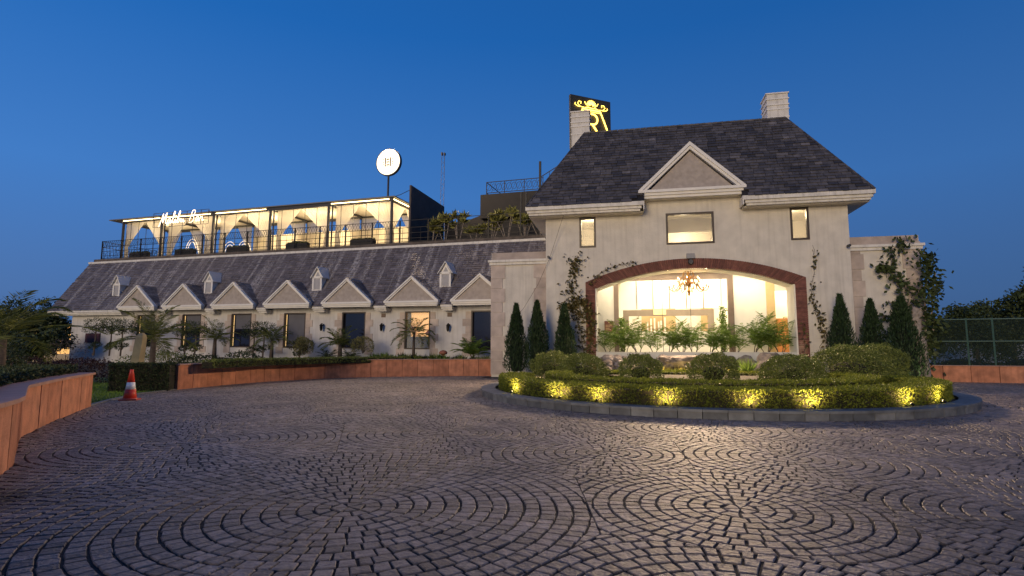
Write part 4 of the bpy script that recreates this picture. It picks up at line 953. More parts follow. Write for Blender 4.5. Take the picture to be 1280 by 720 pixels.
# rounded shrubs
def ball(name, mx, rx, rz, lm, label, N=3600, lf=.055, cat='shrub', group=None, open_=False):
    r_ = thing(name, mx, label, cat, group); st = MB()
    for k in range(9):
        a = random.uniform(0, 6.28); e = random.uniform(.4, 1.2); d = Vector((math.cos(a)*math.cos(e)*rx, math.sin(a)*math.cos(e)*rx, math.sin(e)*rz))*.85
        st.tube([(0, 0, -.1), (d.x*.4, d.y*.4, d.z*.6), tuple(d)], [.03, .02, .008], 5)
    st.build('stems', bark, r_)
    core = MB(); core.lathe([(rx*.45*math.cos(t)+.01, rz*.08+rz*.75*(math.sin(t)*.5+.5)) for t in np.linspace(-1.4, 1.5, 9)], 14)
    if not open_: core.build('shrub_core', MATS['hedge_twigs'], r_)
    D = RNG.normal(size=(N, 3)); D[:, 2] += .25; D /= np.linalg.norm(D, axis=1, keepdims=True)
    k = np.array([1+.20*fb(*(d*2.2+rx*7), 1)+.10*fb(*(d*6), 1) for d in D])*RNG.choice([1, 1, .95, .88, .75, 1.05, 1.1], N, p=[.3, .22, .2, .12, .08, .06, .02])
    X = D*k[:, None]*np.array([rx, rx, rz]); X[:, 2] += rz*.45
    X = X[X[:, 2] > -.02]; D = D[:len(X)]
    n = len(X); C = X/np.maximum(np.linalg.norm(X, axis=1, keepdims=True), .01)
    MB().leaves(X, C*.6+RNG.normal(size=(n, 3))*.7, RNG.uniform(.7, 1.3, n)*lf, RNG.uniform(.7, 1.3, n)*lf*.5).build('foliage', lm, r_); return r_
for u, v, z, rx, rz, lb in ((.85, -4.5, .30, .72, .62, 'round clipped shrub nearest the left cypresses'), (2.15, -6.0, .30, .80, .58, 'wide domed shrub second from the left on the island'),
        (4.05, -7.5, .30, .64, .58, 'loose round shrub before the left part of the stone bank'), (6.2, -7.5, .30, .70, .60, 'twiggy domed shrub in front of the large flat boulder'),
        (8.4, -7.5, .30, .86, .58, 'wide domed shrub in front of the round brown boulder'), (10.45, -6.0, .32, 1.18, .72, 'largest domed shrub, left of the rightmost cypresses'), (12.0, -4.0, .32, .95, .80, 'broad domed shrub behind the largest one at the right end')):
    ball('round_shrub', MF @ T(u, v, z), rx, rz, lf_shrub, lb, int(15000*rx), .052, 'shrub', 'domed shrubs on the island bed')
# cypresses
def cyp_mesh(h, rad, N=5200):
    P = []; D = []
    t = RNG.random(N)**.8; prof = np.interp(t, [0, .08, .3, .6, .85, 1], [.72, .95, 1, .66, .30, .04])
    a = RNG.random(N)*6.283; wob = np.array([1+.34*fb(math.cos(x)*1.6, math.sin(x)*1.6, y*5, 1)+.22*fb(math.cos(x)*4, math.sin(x)*4, y*14, 1) for x, y in zip(a, t)])
    r_ = rad*prof*wob*RNG.choice([1, .95, .8, .6], N)
    X = np.column_stack([r_*np.cos(a), r_*np.sin(a), t*h]); Dn = np.column_stack([np.cos(a)*.35, np.sin(a)*.35, np.ones(N)])+RNG.normal(size=(N, 3))*.22
    return MB().leaves(X, Dn, RNG.uniform(.09, .2, N), RNG.uniform(.02, .045, N))
cy0 = cy1 = None
CYP = [(-1.18, -1.2, .25, 2.98, 'leftmost of the three slender cypresses left of the brick arch'), (-.23, -1.2, .25, 3.1, 'middle of the three slender cypresses left of the brick arch'), (.97, -1.1, .35, 2.85, 'cypress nearest the left jamb of the brick arch'),
       (12.0, -1.0, .3, 3.1, 'cypress nearest the right jamb of the brick arch'), (13.1, -1.0, .3, 2.9, 'middle of the three cypresses right of the brick arch'), (13.8, -1.9, .15, 3.05, 'rightmost cypress beside the vine-covered corner, lit at its foot')]
for i, (u, v, z, h, lb) in enumerate(CYP):
    m = MF @ T(u, v, z, i*1.9) @ Matrix.Diagonal((1.0 if i != 5 else 1.25, 1.0 if i != 5 else 1.25, h/3, 1))
    if cy0 is None:
        cy0 = thing('cypress_tree', m, lb, 'cypress', 'slender cypresses along the house front')
        MB().tube([(0, 0, -.3), (0, 0, 2.6)], [.05, .015], 7).build('trunk', bark, cy0)
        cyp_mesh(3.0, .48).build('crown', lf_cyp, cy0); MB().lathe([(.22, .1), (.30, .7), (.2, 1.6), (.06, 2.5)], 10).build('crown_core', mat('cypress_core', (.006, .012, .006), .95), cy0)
    else:
        c_ = copy_tree(cy0, m, lb)
        if i in (1, 4, 5):                      # a second crown so that neighbours are not twins
            for ch_ in c_.children:
                if ch_.name.startswith('crown.') or ch_.name == 'crown':
                    if cy1 is None: cy1 = cyp_mesh(3.0, .50).mesh('crown', lf_cyp)
                    ch_.data = cy1
point('shrub_uplight', MF @ T(.2, -3.6, .35), None, 14, (1, .72, .32), .05); point('cypress_uplight', MF @ T(14.0, -3.0, .35), None, 14, (.95, .85, .5), .05)
# rocks: bank of stones below the sill and two big boulders
def rock_mesh(seed, sx, sy, sz, flat=0, sub=3):
    bm = bmesh.new(); bmesh.ops.create_icosphere(bm, subdivisions=sub, radius=1)
    for v in bm.verts:
        c = v.co.copy(); d = 1+.28*noise.noise(c*1.3+Vector((seed*7.1, 0, 0)))+.12*noise.noise(c*3.2+Vector((0, seed*3, 0)))+.05*noise.noise(c*8)
        c = c*d; c.z = min(c.z, .62+.1*noise.noise(c*2+Vector((seed, 0, 0)))) if flat else c.z
        v.co = Vector((c.x*sx, c.y*sy, c.z*sz))
    me = bpy.data.meshes.new('rock'); bm.to_mesh(me); bm.free(); me.polygons.foreach_set('use_smooth', [sub > 3]*len(me.polygons))
    a = me.attributes.new('tint', 'FLOAT', 'POINT'); a.data.foreach_set('value', [random.random()*.1+((seed*.37) % 1)*.8]*len(me.vertices)); me.materials.append(rockm); return me
def rock(mx, me, label, group=None, nm='rock'):
    o = bpy.data.objects.new(nm, me); COL.objects.link(o); o.matrix_local = mx; return tag(o, label, 'rock' if nm == 'rock' else 'boulder', group)
rms = [rock_mesh(i, .30, .22, .19) for i in range(6)]
for k in range(58):
    u = random.choice([random.uniform(2.3, 5.2), random.uniform(2.3, 5.2), random.uniform(7.2, 10.6)]); z = random.choice((.42, .62, .66, .82, .86)); s_ = random.uniform(.75, 1.3)
    rock(MF @ T(u, -.55+(.85-z)*-.7+random.uniform(-.08, .08), z, random.uniform(0, 6)) @ Matrix.Diagonal((s_, s_, s_*random.uniform(.8, 1.1), 1)), rms[k % 6], 'fist-rough grey-brown stone in the dry bank under the lobby window', 'stones of the bank under the lobby window')
rock(MF @ T(6.15, -1.9, .78, .1), rock_mesh(11, 1.25, .75, .42, 1, 5), 'large flat-topped grey boulder under the middle of the lobby window', None, 'boulder')
rock(MF @ T(9.15, -1.7, .58, .3), rock_mesh(14, .62, .5, .58, 0, 4), 'rounded brown boulder under the right side of the lobby window', None, 'boulder')
rock(MF @ T(3.6, -1.7, .40, .6), rock_mesh(17, .45, .4, .34, 0, 4), 'squat brown boulder between two domed shrubs at the left of the bank', None, 'boulder')
mb = MB(); mb.box(4.6, 7.6, -2.35, -1.2, .36, .50); mb.box(4.7, 7.5, -1.3, -1.15, .5, .75); tag(mb.build('stone_ledge', rockm, None, MF), 'low stone ledge under the large flat boulder, lit yellow from below', 'ledge')
for k, (u, v) in enumerate(((4.9, -2.6), (5.7, -2.7), (6.9, -2.6), (7.5, -2.6))): point('rock_uplight', MF @ T(u, v-.25, .55), None, 9, (1, .72, .22), .05)
# grass-like tufts before the ledge
def tuft(mx, n, L, lm, label, cat='plant', group=None, wd=.022, spread=.75, nm='grass_tuft'):
    P = RNG.normal(size=(n, 3))*np.array([.06, .06, 0]); D = RNG.normal(size=(n, 3))*spread; D[:, 2] = np.abs(D[:, 2])+.7
    o = MB().leaves(P, D, RNG.uniform(.6, 1, n)*L, wd).build(nm, lm, None, mx); return tag(o, label, cat, group)
for k in range(12):
    tuft(MF @ T(4.7+k*.26+random.uniform(-.08, .08), -2.65+random.uniform(-.15, .1), .36), 60, .36, lf_yel, 'small grassy tuft glowing yellow before the stone ledge', 'plant', 'tufts before the stone ledge')
tuft(MF @ T(7.95, -3.4, .40), 120, .75, lf_areca, 'spiky green grass clump between the boulders right of the ledge', wd=.03)

# ------------------------------------------------------------ palms
def frond(mb, P0, az, el, L, droop, lf, n=24, wd=.035, twist=0, rr_=.012, fall=.5, lift=.1):
    pts = []; p = Vector(P0); e = el; ns = 9
    for i in range(ns+1):
        pts.append(p.copy()); d = Vector((math.cos(az)*math.cos(e), math.sin(az)*math.cos(e), math.sin(e))); p = p+d*(L/ns); e -= droop/ns*(.5+1.0*i/ns)
    mb.tube(pts, [rr_*(1-.75*i/ns) for i in range(ns+1)], 4, .7, cap=False)
    side = Vector((-math.sin(az), math.cos(az), 0)); PP = []; DD = []; LL = []
    for k in range(n):
        t = .14+.86*k/(n-1); f = t*ns; i = min(int(f), ns-1); q = pts[i].lerp(pts[i+1], f-i); d = (pts[i+1]-pts[i]).normalized(); up = side.cross(d)*-1
        if up.z < 0: up = -up
        ll = lf*(math.sin(math.pi*min(1, .18+t*.78))**.7)
        for s_ in (-1, 1):
            v_ = side*s_*(1-.25*t)+d*(.45+.6*t)+up*lift-Vector((0, 0, fall*random.uniform(.4, 1.2)))
            PP.append(q); DD.append(v_); LL.append(ll*random.uniform(.8, 1.1))
    mb.leaves(np.array(PP), np.array(DD), np.array(LL), wd, tint=np.clip(RNG.normal(.45, .25, len(PP)), 0, 1))
def palm(mx, th, tr_, nf, L, lm, label, cat='palm', group=None, el=(1.3, -.1), droop=1.3, lf=.5, n=24, wd=.035, seed=0, stems=1, nm='palm_tree', sp=.0, fall=.5):
    random.seed(seed+100); r_ = thing(nm, mx, label, cat, group); tk = MB(); cr = MB()
    for s_ in range(stems):
        ax = random.uniform(0, 6.28); ox, oy = (math.cos(ax)*sp, math.sin(ax)*sp) if stems > 1 else (0, 0); h = th*(random.uniform(.65, 1.1) if stems > 1 else 1)
        tk.tube([(ox*.3, oy*.3, -.1), (ox*.6, oy*.6, h*.5), (ox, oy, h)], [tr_*1.25, tr_, tr_*.8], 8)
        m_ = max(4, nf//stems)
        for k in range(m_):
            f = k/m_; frond(cr, (ox, oy, h-.03), 2.4*k+random.uniform(-.3, .3)+ax, el[0]+(el[1]-el[0])*f+random.uniform(-.1, .1), L*random.uniform(.8, 1.1), droop*random.uniform(.8, 1.2), lf, n, wd, fall=fall)
    tk.build('trunk', bark, r_, smooth=True); cr.build('fronds', lm, r_); return r_
# areca palms inside the opening
random.seed(5)
ar = []
ARC = [(2.75, .95, 1.0), (3.5, .8, 1.25), (4.15, 1.0, 1.2), (4.85, .8, 1.0), (5.45, 1.0, 1.2), (6.05, .8, 1.0), (6.6, 1.0, 1.15), (7.2, .85, 1.1), (7.75, 1.0, 1.0), (8.35, .8, 1.05), (9.05, 1.0, 1.4), (9.6, .8, 1.1), (10.2, .9, 1.25)]
for i in range(3):
    u, v, s_ = ARC[i]
    ar.append(palm(MF @ T(u, v, 1.05, i) @ Matrix.Scale(s_*1.1, 4), .30, .013, 15, 1.15, lf_areca, 'bushy feathery palm in the planting strip along the bright lobby opening', 'palm', 'palms along the lobby opening', (1.5, .45), 1.25, .27, 28, .020, i, 4, 'areca_palm', .2))
for i, (u, v, s_) in enumerate(ARC[3:]): copy_tree(ar[i % 3], MF @ T(u, v, 1.05, i*2.1) @ Matrix.Scale(s_*1.1, 4))
# green wall strips beside the portal
for u, lb in ((3.36, 'narrow strip of climbing greenery inside the left edge of the portal'), (8.12, 'narrow strip of climbing greenery inside the right edge of the portal')):
    n = 700; X = np.column_stack([RNG.normal(size=n)*.07, RNG.normal(size=n)*.05, RNG.uniform(0, 1.75 if u < 5 else 2.2, n)])
    tag(MB().leaves(X, RNG.normal(size=(n, 3))+np.array([0, -.6, -.2]), .12, .07).build('climbing_plant', lf_areca, None, MF @ T(u, 2.75, 1.1)), lb, 'plant')
# climbers on the plaster
def vine(name, paths, mx, lm, label, nl=40, sz=.13, rad=.014, spread=.10, trunk=None, stemm=bark):
    r_ = thing(name, mx, label, 'climber'); st = MB(); X = []; 
    for P, dens, w_ in paths:
        P = [Vector(p) for p in P]; Q = []
        for a, b in zip(P, P[1:]):
            for k in range(5): Q.append(a.lerp(b, k/5)+Vector((random.gauss(0, .03), random.gauss(0, .01), random.gauss(0, .02))))
        Q.append(P[-1]); st.tube(Q, [rad*(1-.6*i/len(Q)) for i in range(len(Q))], 5)
        for i in range(int(dens*nl)):
            q = Q[int(random.random()**.9*(len(Q)-1))]; c = random.choice((.4, 1, 1, 1.5)); X.append(q+Vector((random.gauss(0, w_)*c, -abs(random.gauss(.02, .06))-.02, random.gauss(0, w_*.8)*c)))
    st.build('stems', stemm, r_); X = np.array([tuple(x) for x in X]); n = len(X)
    MB().leaves(X, RNG.normal(size=(n, 3))*np.array([1, .5, .8])+np.array([0, -.5, -.5]), RNG.uniform(.6, 1.2, n)*sz, RNG.uniform(.5, .8, n)*sz).build('foliage', lm, r_); return r_
random.seed(21)
vine('climbing_vine', [([(1.75, -.03, .4), (1.6, -.05, 2.0), (1.35, -.05, 2.9), (1.15, -.05, 4.0), (1.35, -.04, 4.9), (1.45, -.03, 5.6)], 9, .17), ([(1.9, -.05, .6), (2.05, -.08, 1.8), (2.0, -.1, 2.8), (1.75, -.09, 3.5), (1.3, -.05, 3.4)], 10, .17), ([(1.5, -.04, 3.0), (1.05, -.04, 3.3), (.7, -.03, 3.25)], 3.5, .13),
     ([(2.0, -.09, 4.2), (2.5, -.07, 4.75), (3.2, -.07, 5.06), (4.2, -.06, 5.2)], 1.3, .05), ([(1.2, -.03, .5), (1.0, -.03, 1.5), (1.4, -.03, 2.4)], .6, .05)], MF, lf_vine, 'brown-green climber growing up the left jamb of the brick arch', 52, .15)
vine('climbing_vine', [([(12.0, -.03, .4), (11.75, -.04, 1.6), (11.4, -.04, 2.8), (11.25, -.03, 3.6), (11.4, -.03, 4.5), (11.42, -.03, 5.7)], 2.6, .06), ([(12.2, -.03, .4), (11.95, -.03, 1.3), (11.6, -.04, 2.1), (11.5, -.04, 2.9)], 2.6, .09), ([(10.9, -.08, 1.0), (10.85, -.09, 2.0), (10.8, -.08, 2.5)], .5, .07), ([(11.6, -.02, .4), (11.45, -.02, 1.4), (11.8, -.02, 2.2), (12.2, -.02, 2.4)], .25, .04)], MF, lf_vine, 'thin climber with sparse leaves right of the brick arch', 44, .15)
vine('climbing_vine', [([(15.1, .2, .1), (15.2, .15, 1.6), (15.0, .2, 3.0), (14.6, .35, 4.2), (14.5, .35, 5.4), (15.2, .3, 5.9)], 7, .2), ([(15.4, .2, .1), (15.45, .1, 2.0), (15.55, .1, 3.6), (15.75, .1, 4.7), (15.7, .2, 5.3)], 14, .19), ([(15.3, .2, 2.4), (14.4, .3, 2.6), (13.9, .35, 2.7)], 2.2, .14), ([(15.2, .2, 3.6), (14.4, .32, 4.6), (13.9, .35, 4.75)], 3.6, .15), ([(15.5, .2, 1.0), (15.75, .1, 2.2), (15.85, .2, 3.4), (16.05, .2, 4.4)], 8, .15), ([(15.0, .3, 2.7), (14.3, .36, 3.3)], 1.5, .12)], MF, lf_dark, 'dense dark climber with a pale gnarled stem smothering the right corner wing', 42, .21, .05, stemm=palebark)
mb = MB(); random.seed(4)
P = [(15.25+.08*math.sin(z*2.1), .15, z) for z in np.linspace(-.1, 3.0, 14)]; mb.tube(P, [.24-.04*z/3+.03*math.sin(z*5) for z in np.linspace(0, 3, 14)], 10)
tag(mb.build('old_trunk', palebark, None, MF, True), 'pale knobbly old trunk at the foot of the right corner wing', 'tree trunk')

# ------------------------------------------------------------ planting before the long wing
BZ = .74
mb = MB(); q = off(RED, .2); mb.add([(x, y, BZ-.02) for x, y in q]+[(3, 30.5, BZ), (-.5, 30.4, BZ), (-18, 36, BZ), (-34, 41, .3), (-27, 31, -.05), (-15.5, 24.5, .0), (-12.6, 21.5, .0)], [tuple(range(len(q)+6))[::-1]])
tag(mb.build('planting_bed', soil), kind='structure')
hedge('low_hedge', [(-10.35, 19.2), (-10.1, 20.6), (-9.7, 22.6), (-8.7, 24.3), (-7.6, 25.8), (-6.4, 27.0), (-5, 27.6)], .5, .7, .93, lf_shrub, 'low green hedge strip along the top of the red retaining wall', 1000, .06)
hedge('box_hedge', [(-12.65, 18.0), (-10.98, 18.35)], .8, 0, .86, lf_dark, 'dark square hedge between the traffic cone and the end of the red wall', 1600, .055)
hedge('box_hedge', [(-10.35, 12.9), (-9.3, 10.7), (-8.15, 8.6), (-6.5, 6.4), (-6.1, 4.8)], .7, 0, .95, lf_dark, 'dark green hedge behind the coping of the left foreground wall', 1300, .055)
hedge('box_hedge', [(-13, 12.6), (-10.75, 13.35)], .8, 0, .93, lf_dark, 'short dark hedge at the back of the left foreground wall', 1000, .055)
palm(WF @ T(-16.1, -3.2, .7), 1.0, .11, 17, 1.5, lf_palm, 'bushy palm with a green top in front of the second window from the left', group='palms before the long wing', lf=.42, seed=1, fall=.22, wd=.028, n=28, el=(1.4, 0))
palm(WF @ T(-12.9, -2.4, .7), 1.0, .10, 16, 1.3, lf_palm, 'brown-green palm before the window left of the yellow ball shrub', group='palms before the long wing', lf=.42, seed=2, fall=.22, wd=.028, n=28, el=(1.3, -.1))
palm(WF @ T(-9.1, -1.5, .72), .75, .11, 16, 1.25, lf_palm, 'young palm between the two round yellow shrubs', group='palms before the long wing', lf=.45, seed=3, fall=.22, wd=.028, n=28, el=(1.35, .1))
palm(WF @ T(-4.65, -1.4, .72), 1.35, .075, 16, 1.5, lf_palm, 'slim palm standing before the lit orange window', group='palms before the long wing', lf=.42, seed=4, fall=.22, wd=.028, n=28, el=(1.2, -.2), droop=1.5)
palm(WF @ T(-1.3, -1.4, .72), .3, .03, 28, 1.15, lf_areca, 'fresh green clump palm beside the stone corner wing', group='palms before the long wing', lf=.34, seed=5, el=(1.45, .4), stems=4, sp=.15)
for u, v, lb, k in ((-9.7, -1.7, 'small dark cycad left of the young palm stem', 6), (-8.3, -1.7, 'small dark cycad right of the young palm stem', 7)):
    palm(WF @ T(u, v, .72), .1, .1, 14, .75, lf_dark, lb, 'cycad', 'cycads at the foot of the young palm', (1.0, 0), .7, .18, 18, .03, k, nm='cycad')
palm(T(-14.15, 22.2, .1), 1.6, .11, 17, 1.9, lf_palm, 'large feathery palm standing behind the pale post and the dark hedge', lf=.5, seed=8, el=(1.4, -.05), droop=1.45, n=40, wd=.026, fall=.2)
palm(T(-14.7, 16.2, -.1), 1.75, .15, 14, 2.35, lf_palm, 'big windblown palm at the left edge of the picture', lf=.6, seed=9, el=(1.4, -.05), droop=1.35, n=52, wd=.026, fall=.2)
# pruned trees with cushion foliage
def topiary(mx, h, pads, label, group, seed):
    random.seed(seed); r_ = thing('pruned_tree', mx, label, 'tree', group); tk = MB(); tk.tube([(0, 0, -.1), (.05, 0, h*.5), (0, 0, h*.92)], [.05, .04, .02], 6); lv = MB()
    for (dx, dy, z, rx, rz) in pads:
        tk.tube([(0, 0, z-.2), (dx, dy, z)], [.025, .015], 5); n = int(900*rx*rx+160); D = RNG.normal(size=(n, 3)); D /= np.linalg.norm(D, axis=1, keepdims=True)
        X = D*np.array([rx, rx, rz])*RNG.uniform(.6, 1.08, n)[:, None]+np.array([dx, dy, z]); lv.leaves(X, D+RNG.normal(size=(n, 3))*.5+np.array([0, 0, .3]), RNG.uniform(.07, .15, n), .035)
    tk.build('trunk', bark, r_); lv.build('crown', lf_dark, r_); return r_
for i, (u, v, h, lb) in enumerate(((-26.4, -2.5, 2.1, 'cushion-pruned dark tree, leftmost before the white end of the wing'), (-25.2, -2.4, 2.1, 'cushion-pruned dark tree, second before the white end of the wing'), (-24.0, -2.6, 2.0, 'cushion-pruned dark tree, third before the white end of the wing'),
        (-22.6, -2.3, 2.0, 'cushion-pruned dark tree just left of the first window strip'), (-19.6, -2.0, 1.9, 'cushion-pruned dark tree between the first two windows'), (-18.6, -2.2, 1.8, 'cushion-pruned dark tree at the left edge of the second window'),
        (-15.1, -1.4, 1.8, 'cushion-pruned tree right of the second window'), (-14.3, -1.5, 1.8, 'cushion-pruned tree left of the third window'), (-12.0, -1.2, .9, 'dwarf cushion-pruned tree left of the yellow ball shrub'))):
    topiary(WF @ T(u, v, .75), h, [(0, 0, h*.9, .62 if h > 1 else .3, .36), (.35, .1, h*.78, .42, .22), (-.4, 0, h*.72, .42, .22), (.28, -.1, h*.28, .26, .12), (-.25, .1, h*.2, .22, .1)], lb, 'pruned trees before the wing', i)
ball('round_shrub', WF @ T(-11.4, -1.6, 1.05), .50, .52, lf_yel, 'yellow variegated ball shrub left of the young palm', 2600, .06, group='yellow shrubs before the wing')
ball('round_shrub', WF @ T(-7.6, -1.6, 1.1), .58, .54, lf_yel, 'yellow variegated round shrub with bare stems right of the young palm', 2400, .06, group='yellow shrubs before the wing', open_=True)
for i in range(26):
    u = -6.9+i*.26; tuft(WF @ T(u, -1.9+random.uniform(-.2, .5), .7), 46, random.uniform(.28, .5), random.choice((lf_shrub, lf_areca, lf_dark)), 'small leafy ground plant along the top of the red wall below the lit window', 'plant', 'ground plants on the red wall', .05, .9, 'ground_plant')
pt = thing('garden_ornament', WF @ T(-2.85, -1.6, .72), 'small reddish mushroom-shaped pot ornament on the bed by the green clump palm', 'ornament')
MB().lathe([(.14, 0), (.10, .08), (.07, .2), (.10, .26)], 14).build('base', terracotta, pt, smooth=True); MB().lathe([(.08, .26), (.2, .30), (.22, .38), (.15, .46), (.03, .5)], 14).build('bowl', terracotta, pt, smooth=True)
# pale post before the large palm
po = thing('garden_post', T(-12.85, 19.4, .0), 'pale yellowish tapering post leaning before the large feathery palm', 'post')
m_ = MB(); m_.tube([(-.05, 0, 0), (-.02, 0, .9), (.06, 0, 1.72)], [.22, .20, .17], 4); m_.build('shaft', mat('pale_stone', (.34, .28, .15), .8, var=.2, scale=4, bump=.4), po)
m_ = MB(); m_.tube([(.06, 0, 1.72), (.07, 0, 1.80), (.06, 0, 1.86)], [.17, .13, .07], 4); m_.build('cap', MATS['pale_stone'], po)
# mounded shrubs at the far end of the lawn
for i, (x, y, rx, rz, lm, lb) in enumerate(((-17.3, 22.5, 1.5, .62, lf_red, 'purple-brown mounded shrub at the far end of the lawn, right part'), (-20.3, 23.4, 1.7, .66, lf_red, 'purple-brown mounded shrub at the far end of the lawn, left part'), (-16.2, 26, 1.7, .8, lf_shrub, 'green mounded shrub behind the purple ones'),
        (-13.4, 24.2, 1.3, .7, lf_dark, 'dark mounded shrub under the large feathery palm'), (-11.9, 25.0, 1.2, .75, lf_dark, 'dark mounded shrub behind the end of the red wall'), (-19.0, 20.6, 1.1, 1.3, lf_dark, 'tall black-green bush at the left end of the lawn'), (-17.4, 18.6, .95, 1.2, lf_dark, 'round black-green bush before the distant lights'))):
    ball('mounded_shrub', T(x, y, 0), rx, rz, lm, lb, 3600, .09, 'shrub', 'mounded shrubs round the lawn')
ball('bare_bush', T(-19.4, 24.6, .3), .9, 1.0, leafm('dry_leaf', (.06, .045, .04), (.12, .09, .08)), 'twiggy leaf-poor bush before the white end of the wing', 900, .07, 'shrub', None, True)
hedge('box_hedge', [(-26, 17.6), (-18.5, 19.6)], 1.0, 0, .95, lf_dark, 'dark hedge along the left edge of the lawn', 700, .07)

# ------------------------------------------------------------ traffic cone
co = thing('traffic_cone', T(-9.98, 14.85, 0, .3), 'orange-red traffic cone with a white reflective band at the lawn edge', 'traffic cone')
MB().lathe([(.155, .05), (.118, .28)], 20).build('cone_body', cone_o := orangep, co, smooth=True)
MB().lathe([(.117, .281), (.090, .46)], 20).build('reflective_band', whiteplastic, co, smooth=True)
MB().lathe([(.089, .461), (.045, .74), (.04, .79), (.02, .79)], 20).build('cone_top', orangep, co, smooth=True)
m_ = MB(); m_.box(-.20, .20, -.20, .20, 0, .035); m_.lathe([(.17, .035), (.156, .055)], 20); m_.build('base', mat('cone_base', (.40, .06, .04), .6, var=.25), co)

# ------------------------------------------------------------ right side: mesh fence, trees, far wall
fe = thing('mesh_fence', I4, 'tall green wire mesh fence standing behind the low orange wall', 'fence')
FP = [(17.2, 23.0), (18.3, 22.6), (19.1, 22.3), (20.6, 21.7), (22.5, 21.0), (26, 19.6), (30, 17.6)]
gp = mat('fence_green', (.045, .095, .07), .5, var=.1); 
for p in FP: MB().bar((*p, .0), (*p, 2.55), .035, k=6).build('post', gp, fe)
mb = MB()
for a, b in zip(FP, FP[1:]):
    for z in (2.5, 1.62): mb.bar((*a, z), (*b, z), .028, k=5)
mb.build('rail', gp, fe)
netm = bpy.data.materials.new('green_net'); netm.use_nodes = True; N, L = nodes(netm); b = N['Principled BSDF']; b.inputs['Base Color'].default_value = (.006, .018, .013, 1); b.inputs['Roughness'].default_value = .9
b.inputs['Alpha'].default_value = .5
mb = MB()
for a, b_ in zip(FP, FP[1:]): mb.add([(*a, .66), (*b_, .66), (*b_, 2.5), (*a, 2.5)], [(0, 1, 2, 3)])
mb.build('netting', netm, fe)
def tree(mx, h, blobs, label, lm, seed, nleaf=2600, ls=.16, group=None, name='broadleaf_tree', trunk=.16):
    random.seed(seed); r_ = thing(name, mx, label, 'tree', group); tk = MB(); cr = MB()
    tk.tube([(0, 0, -.2), (.08, .05, h*.3), (-.05, 0, h*.62)], [trunk, trunk*.8, trunk*.45], 8)
    for (x, y, z, r) in blobs:
        tk.tube([(0, 0, h*.35), (x*.45, y*.45, (h*.35+z)*.55), (x*.9, y*.9, z)], [trunk*.4, trunk*.25, trunk*.06], 5)
        for c in range(9):
            q = np.array([x, y, z])+RNG.normal(size=3)*r*.5*np.array([1, 1, .7]); n = int(nleaf*r/9/2)
            X = q+RNG.normal(size=(n, 3))*r*.26*np.array([1, 1, .7]); cr.leaves(X, RNG.normal(size=(n, 3))+np.array([0, 0, -.35]), RNG.uniform(.6, 1.2, n)*ls, ls*.5)
    tk.build('trunk', bark, r_); cr.build('crown', lm, r_); return r_
def rblobs(n, w_, z0, z1, r, seed):
    g = random.Random(seed); return [(g.uniform(-w_, w_), g.uniform(-w_, w_)*.7, g.uniform(z0, z1), r*g.uniform(.7, 1.2)) for _ in range(n)]
tree(T(24.2, 24.5), 5.0, [(-1.7, 0, 3.5, .6), (-1.0, 0, 4.1, .7), (-.2, 0, 4.6, .8), (.6, 0, 4.6, 1.0), (-.7, .5, 3.0, .6), (.4, 0, 3.3, 1.0), (1.4, 0, 3.8, 1.0), (2.2, 0, 3.3, 1)], 'spreading dark tree leaning in at the right edge behind the fence', lf_dark, 31, 3600, .17)
for i, (x, y, h, lb) in enumerate(((33, 40, 3.9, 'dark tree behind the fence, nearest the corner wing'), (37.0, 41.5, 4.7, 'dark feathery tree behind the fence, second from the corner wing'), (42.5, 42, 3.0, 'low dark tree behind the fence near the far white wall'), (50, 44, 3.2, 'dark tree beyond the far white wall at the right edge'), (30, 43, 3.4, 'low dark tree just right of the vine-covered corner'))):
    tree(T(x, y), h, rblobs(9, 2.2, h*.35, h*.9, 1.2, i), lb, lf_dark, 40+i, 2400, .26, 'trees beyond the right fence')
for i, (x, y, lb) in enumerate(((24.5, 27, 'dark round bush behind the fence, left'), (28, 27.5, 'dark round bush behind the fence, middle'), (31.5, 28, 'dark round bush behind the fence, right'), (21.8, 27.5, 'dark bush tucked behind the vine-covered corner'))):
    ball('round_shrub', T(x, y, 0), 1.7, 1.0, lf_dark, lb, 2600, .12, 'shrub', 'bushes behind the fence')
mb = MB(); mb.box(34, 62, 0, .3, 0, 1.85); 
for x in range(36, 62, 4): mb.box(x-.2, x+.2, -.08, -.002, 0, 2.15)
tag(mb.build('boundary_wall', mat('far_white', (.60, .60, .58), .8, var=.1), None, T(0, 52)), 'distant white boundary wall seen through the fence', 'wall')
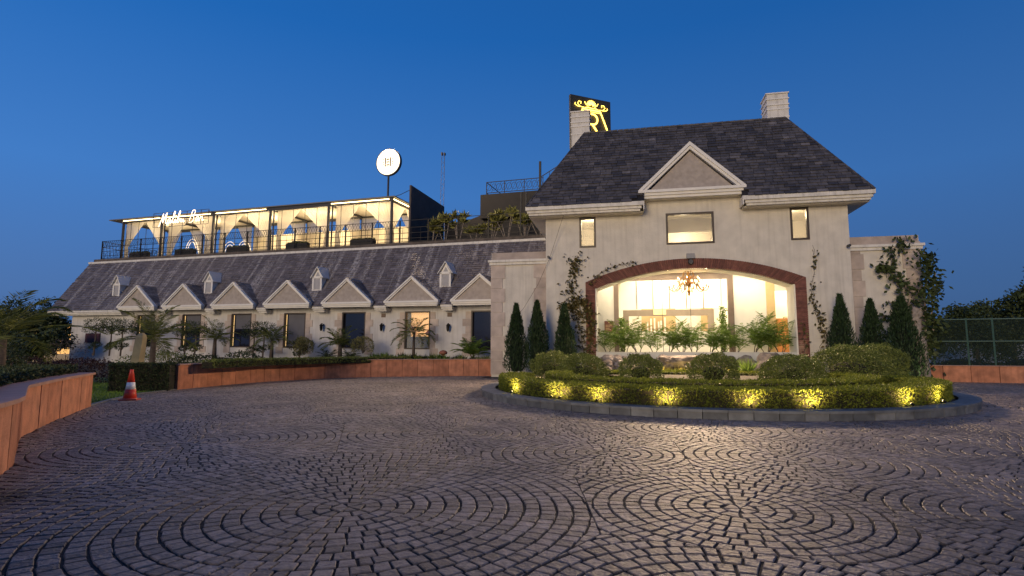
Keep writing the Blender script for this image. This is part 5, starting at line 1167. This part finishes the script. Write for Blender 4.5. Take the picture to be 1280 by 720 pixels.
# left distance: lit glasshouse, trees
gh = thing('lit_pavilion', T(-47, 54, 0), 'distant lit pavilion with glowing windows behind the palm at the left edge', 'building')
mb = MB(); mb.box(-10, 12, 0, 8, 0, .8); mb.box(-10, 12, 7.7, 8, .8, 3.4); mb.box(-10.3, 12.3, -.5, 8.3, 3.4, 3.7)
for x in np.arange(-10, 12.1, 2.2): mb.box(x-.1, x+.1, 0, .2, .8, 3.4)
mb.build('wall', mat('pavilion_paint', (.45, .36, .25), .8), gh); mb = MB()
for x in np.arange(-10, 11, 2.2): mb.box(x+.11, x+2.09, .1, .12, .8, 3.4)
mb.build('window', emit('pavilion_window', (1, .58, .18), .55), gh)
for i, (x, z) in enumerate(((-2.5, 2.2), (3.4, 2.4), (9.5, 1.9))):
    MB().lathe([(.02, -.3), (.2, -.2), (.26, 0), (.2, .2), (.02, .3)], 10, (x, -.3, z)).build('lamp', emit('pavilion_lamp', (1, .66, .25), 9), gh)
for i, (x, y, h, lb) in enumerate(((-33.5, 40, 4.0, 'dark tree beside the left verge of the wing roof'), (-38, 43, 3.6, 'dark tree before the lit pavilion, right part'), (-44, 44, 3.0, 'dark tree before the lit pavilion, left part'), (-31.5, 36, 2.4, 'small dark tree at the left foot of the wing'), (-53, 50, 3.4, 'dark tree at the far left edge'))):
    tree(T(x, y), h, rblobs(8, 1.9, h*.4, h*.9, 1.1, 20+i), lb, lf_dark, 60+i, 2000, .24, 'trees left of the wing')
# far tree line that closes the horizon
X = []
for k in range(150):
    a = R(-62+124*k/149); d = random.uniform(85, 120); h = random.uniform(2.0, 4.2); c = np.array([math.sin(a)*d, math.cos(a)*d, 0])
    n = 90; X.append(c+RNG.normal(size=(n, 3))*np.array([2.4, 2.4, 0])+np.column_stack([np.zeros((n, 2)), RNG.random(n)*h]))
X = np.vstack(X); tag(MB().leaves(X, RNG.normal(size=(len(X), 3)), 1.3, .8).build('far_trees', lf_dark), 'dark far line of trees along the horizon behind the garden', 'trees', kind='stuff')
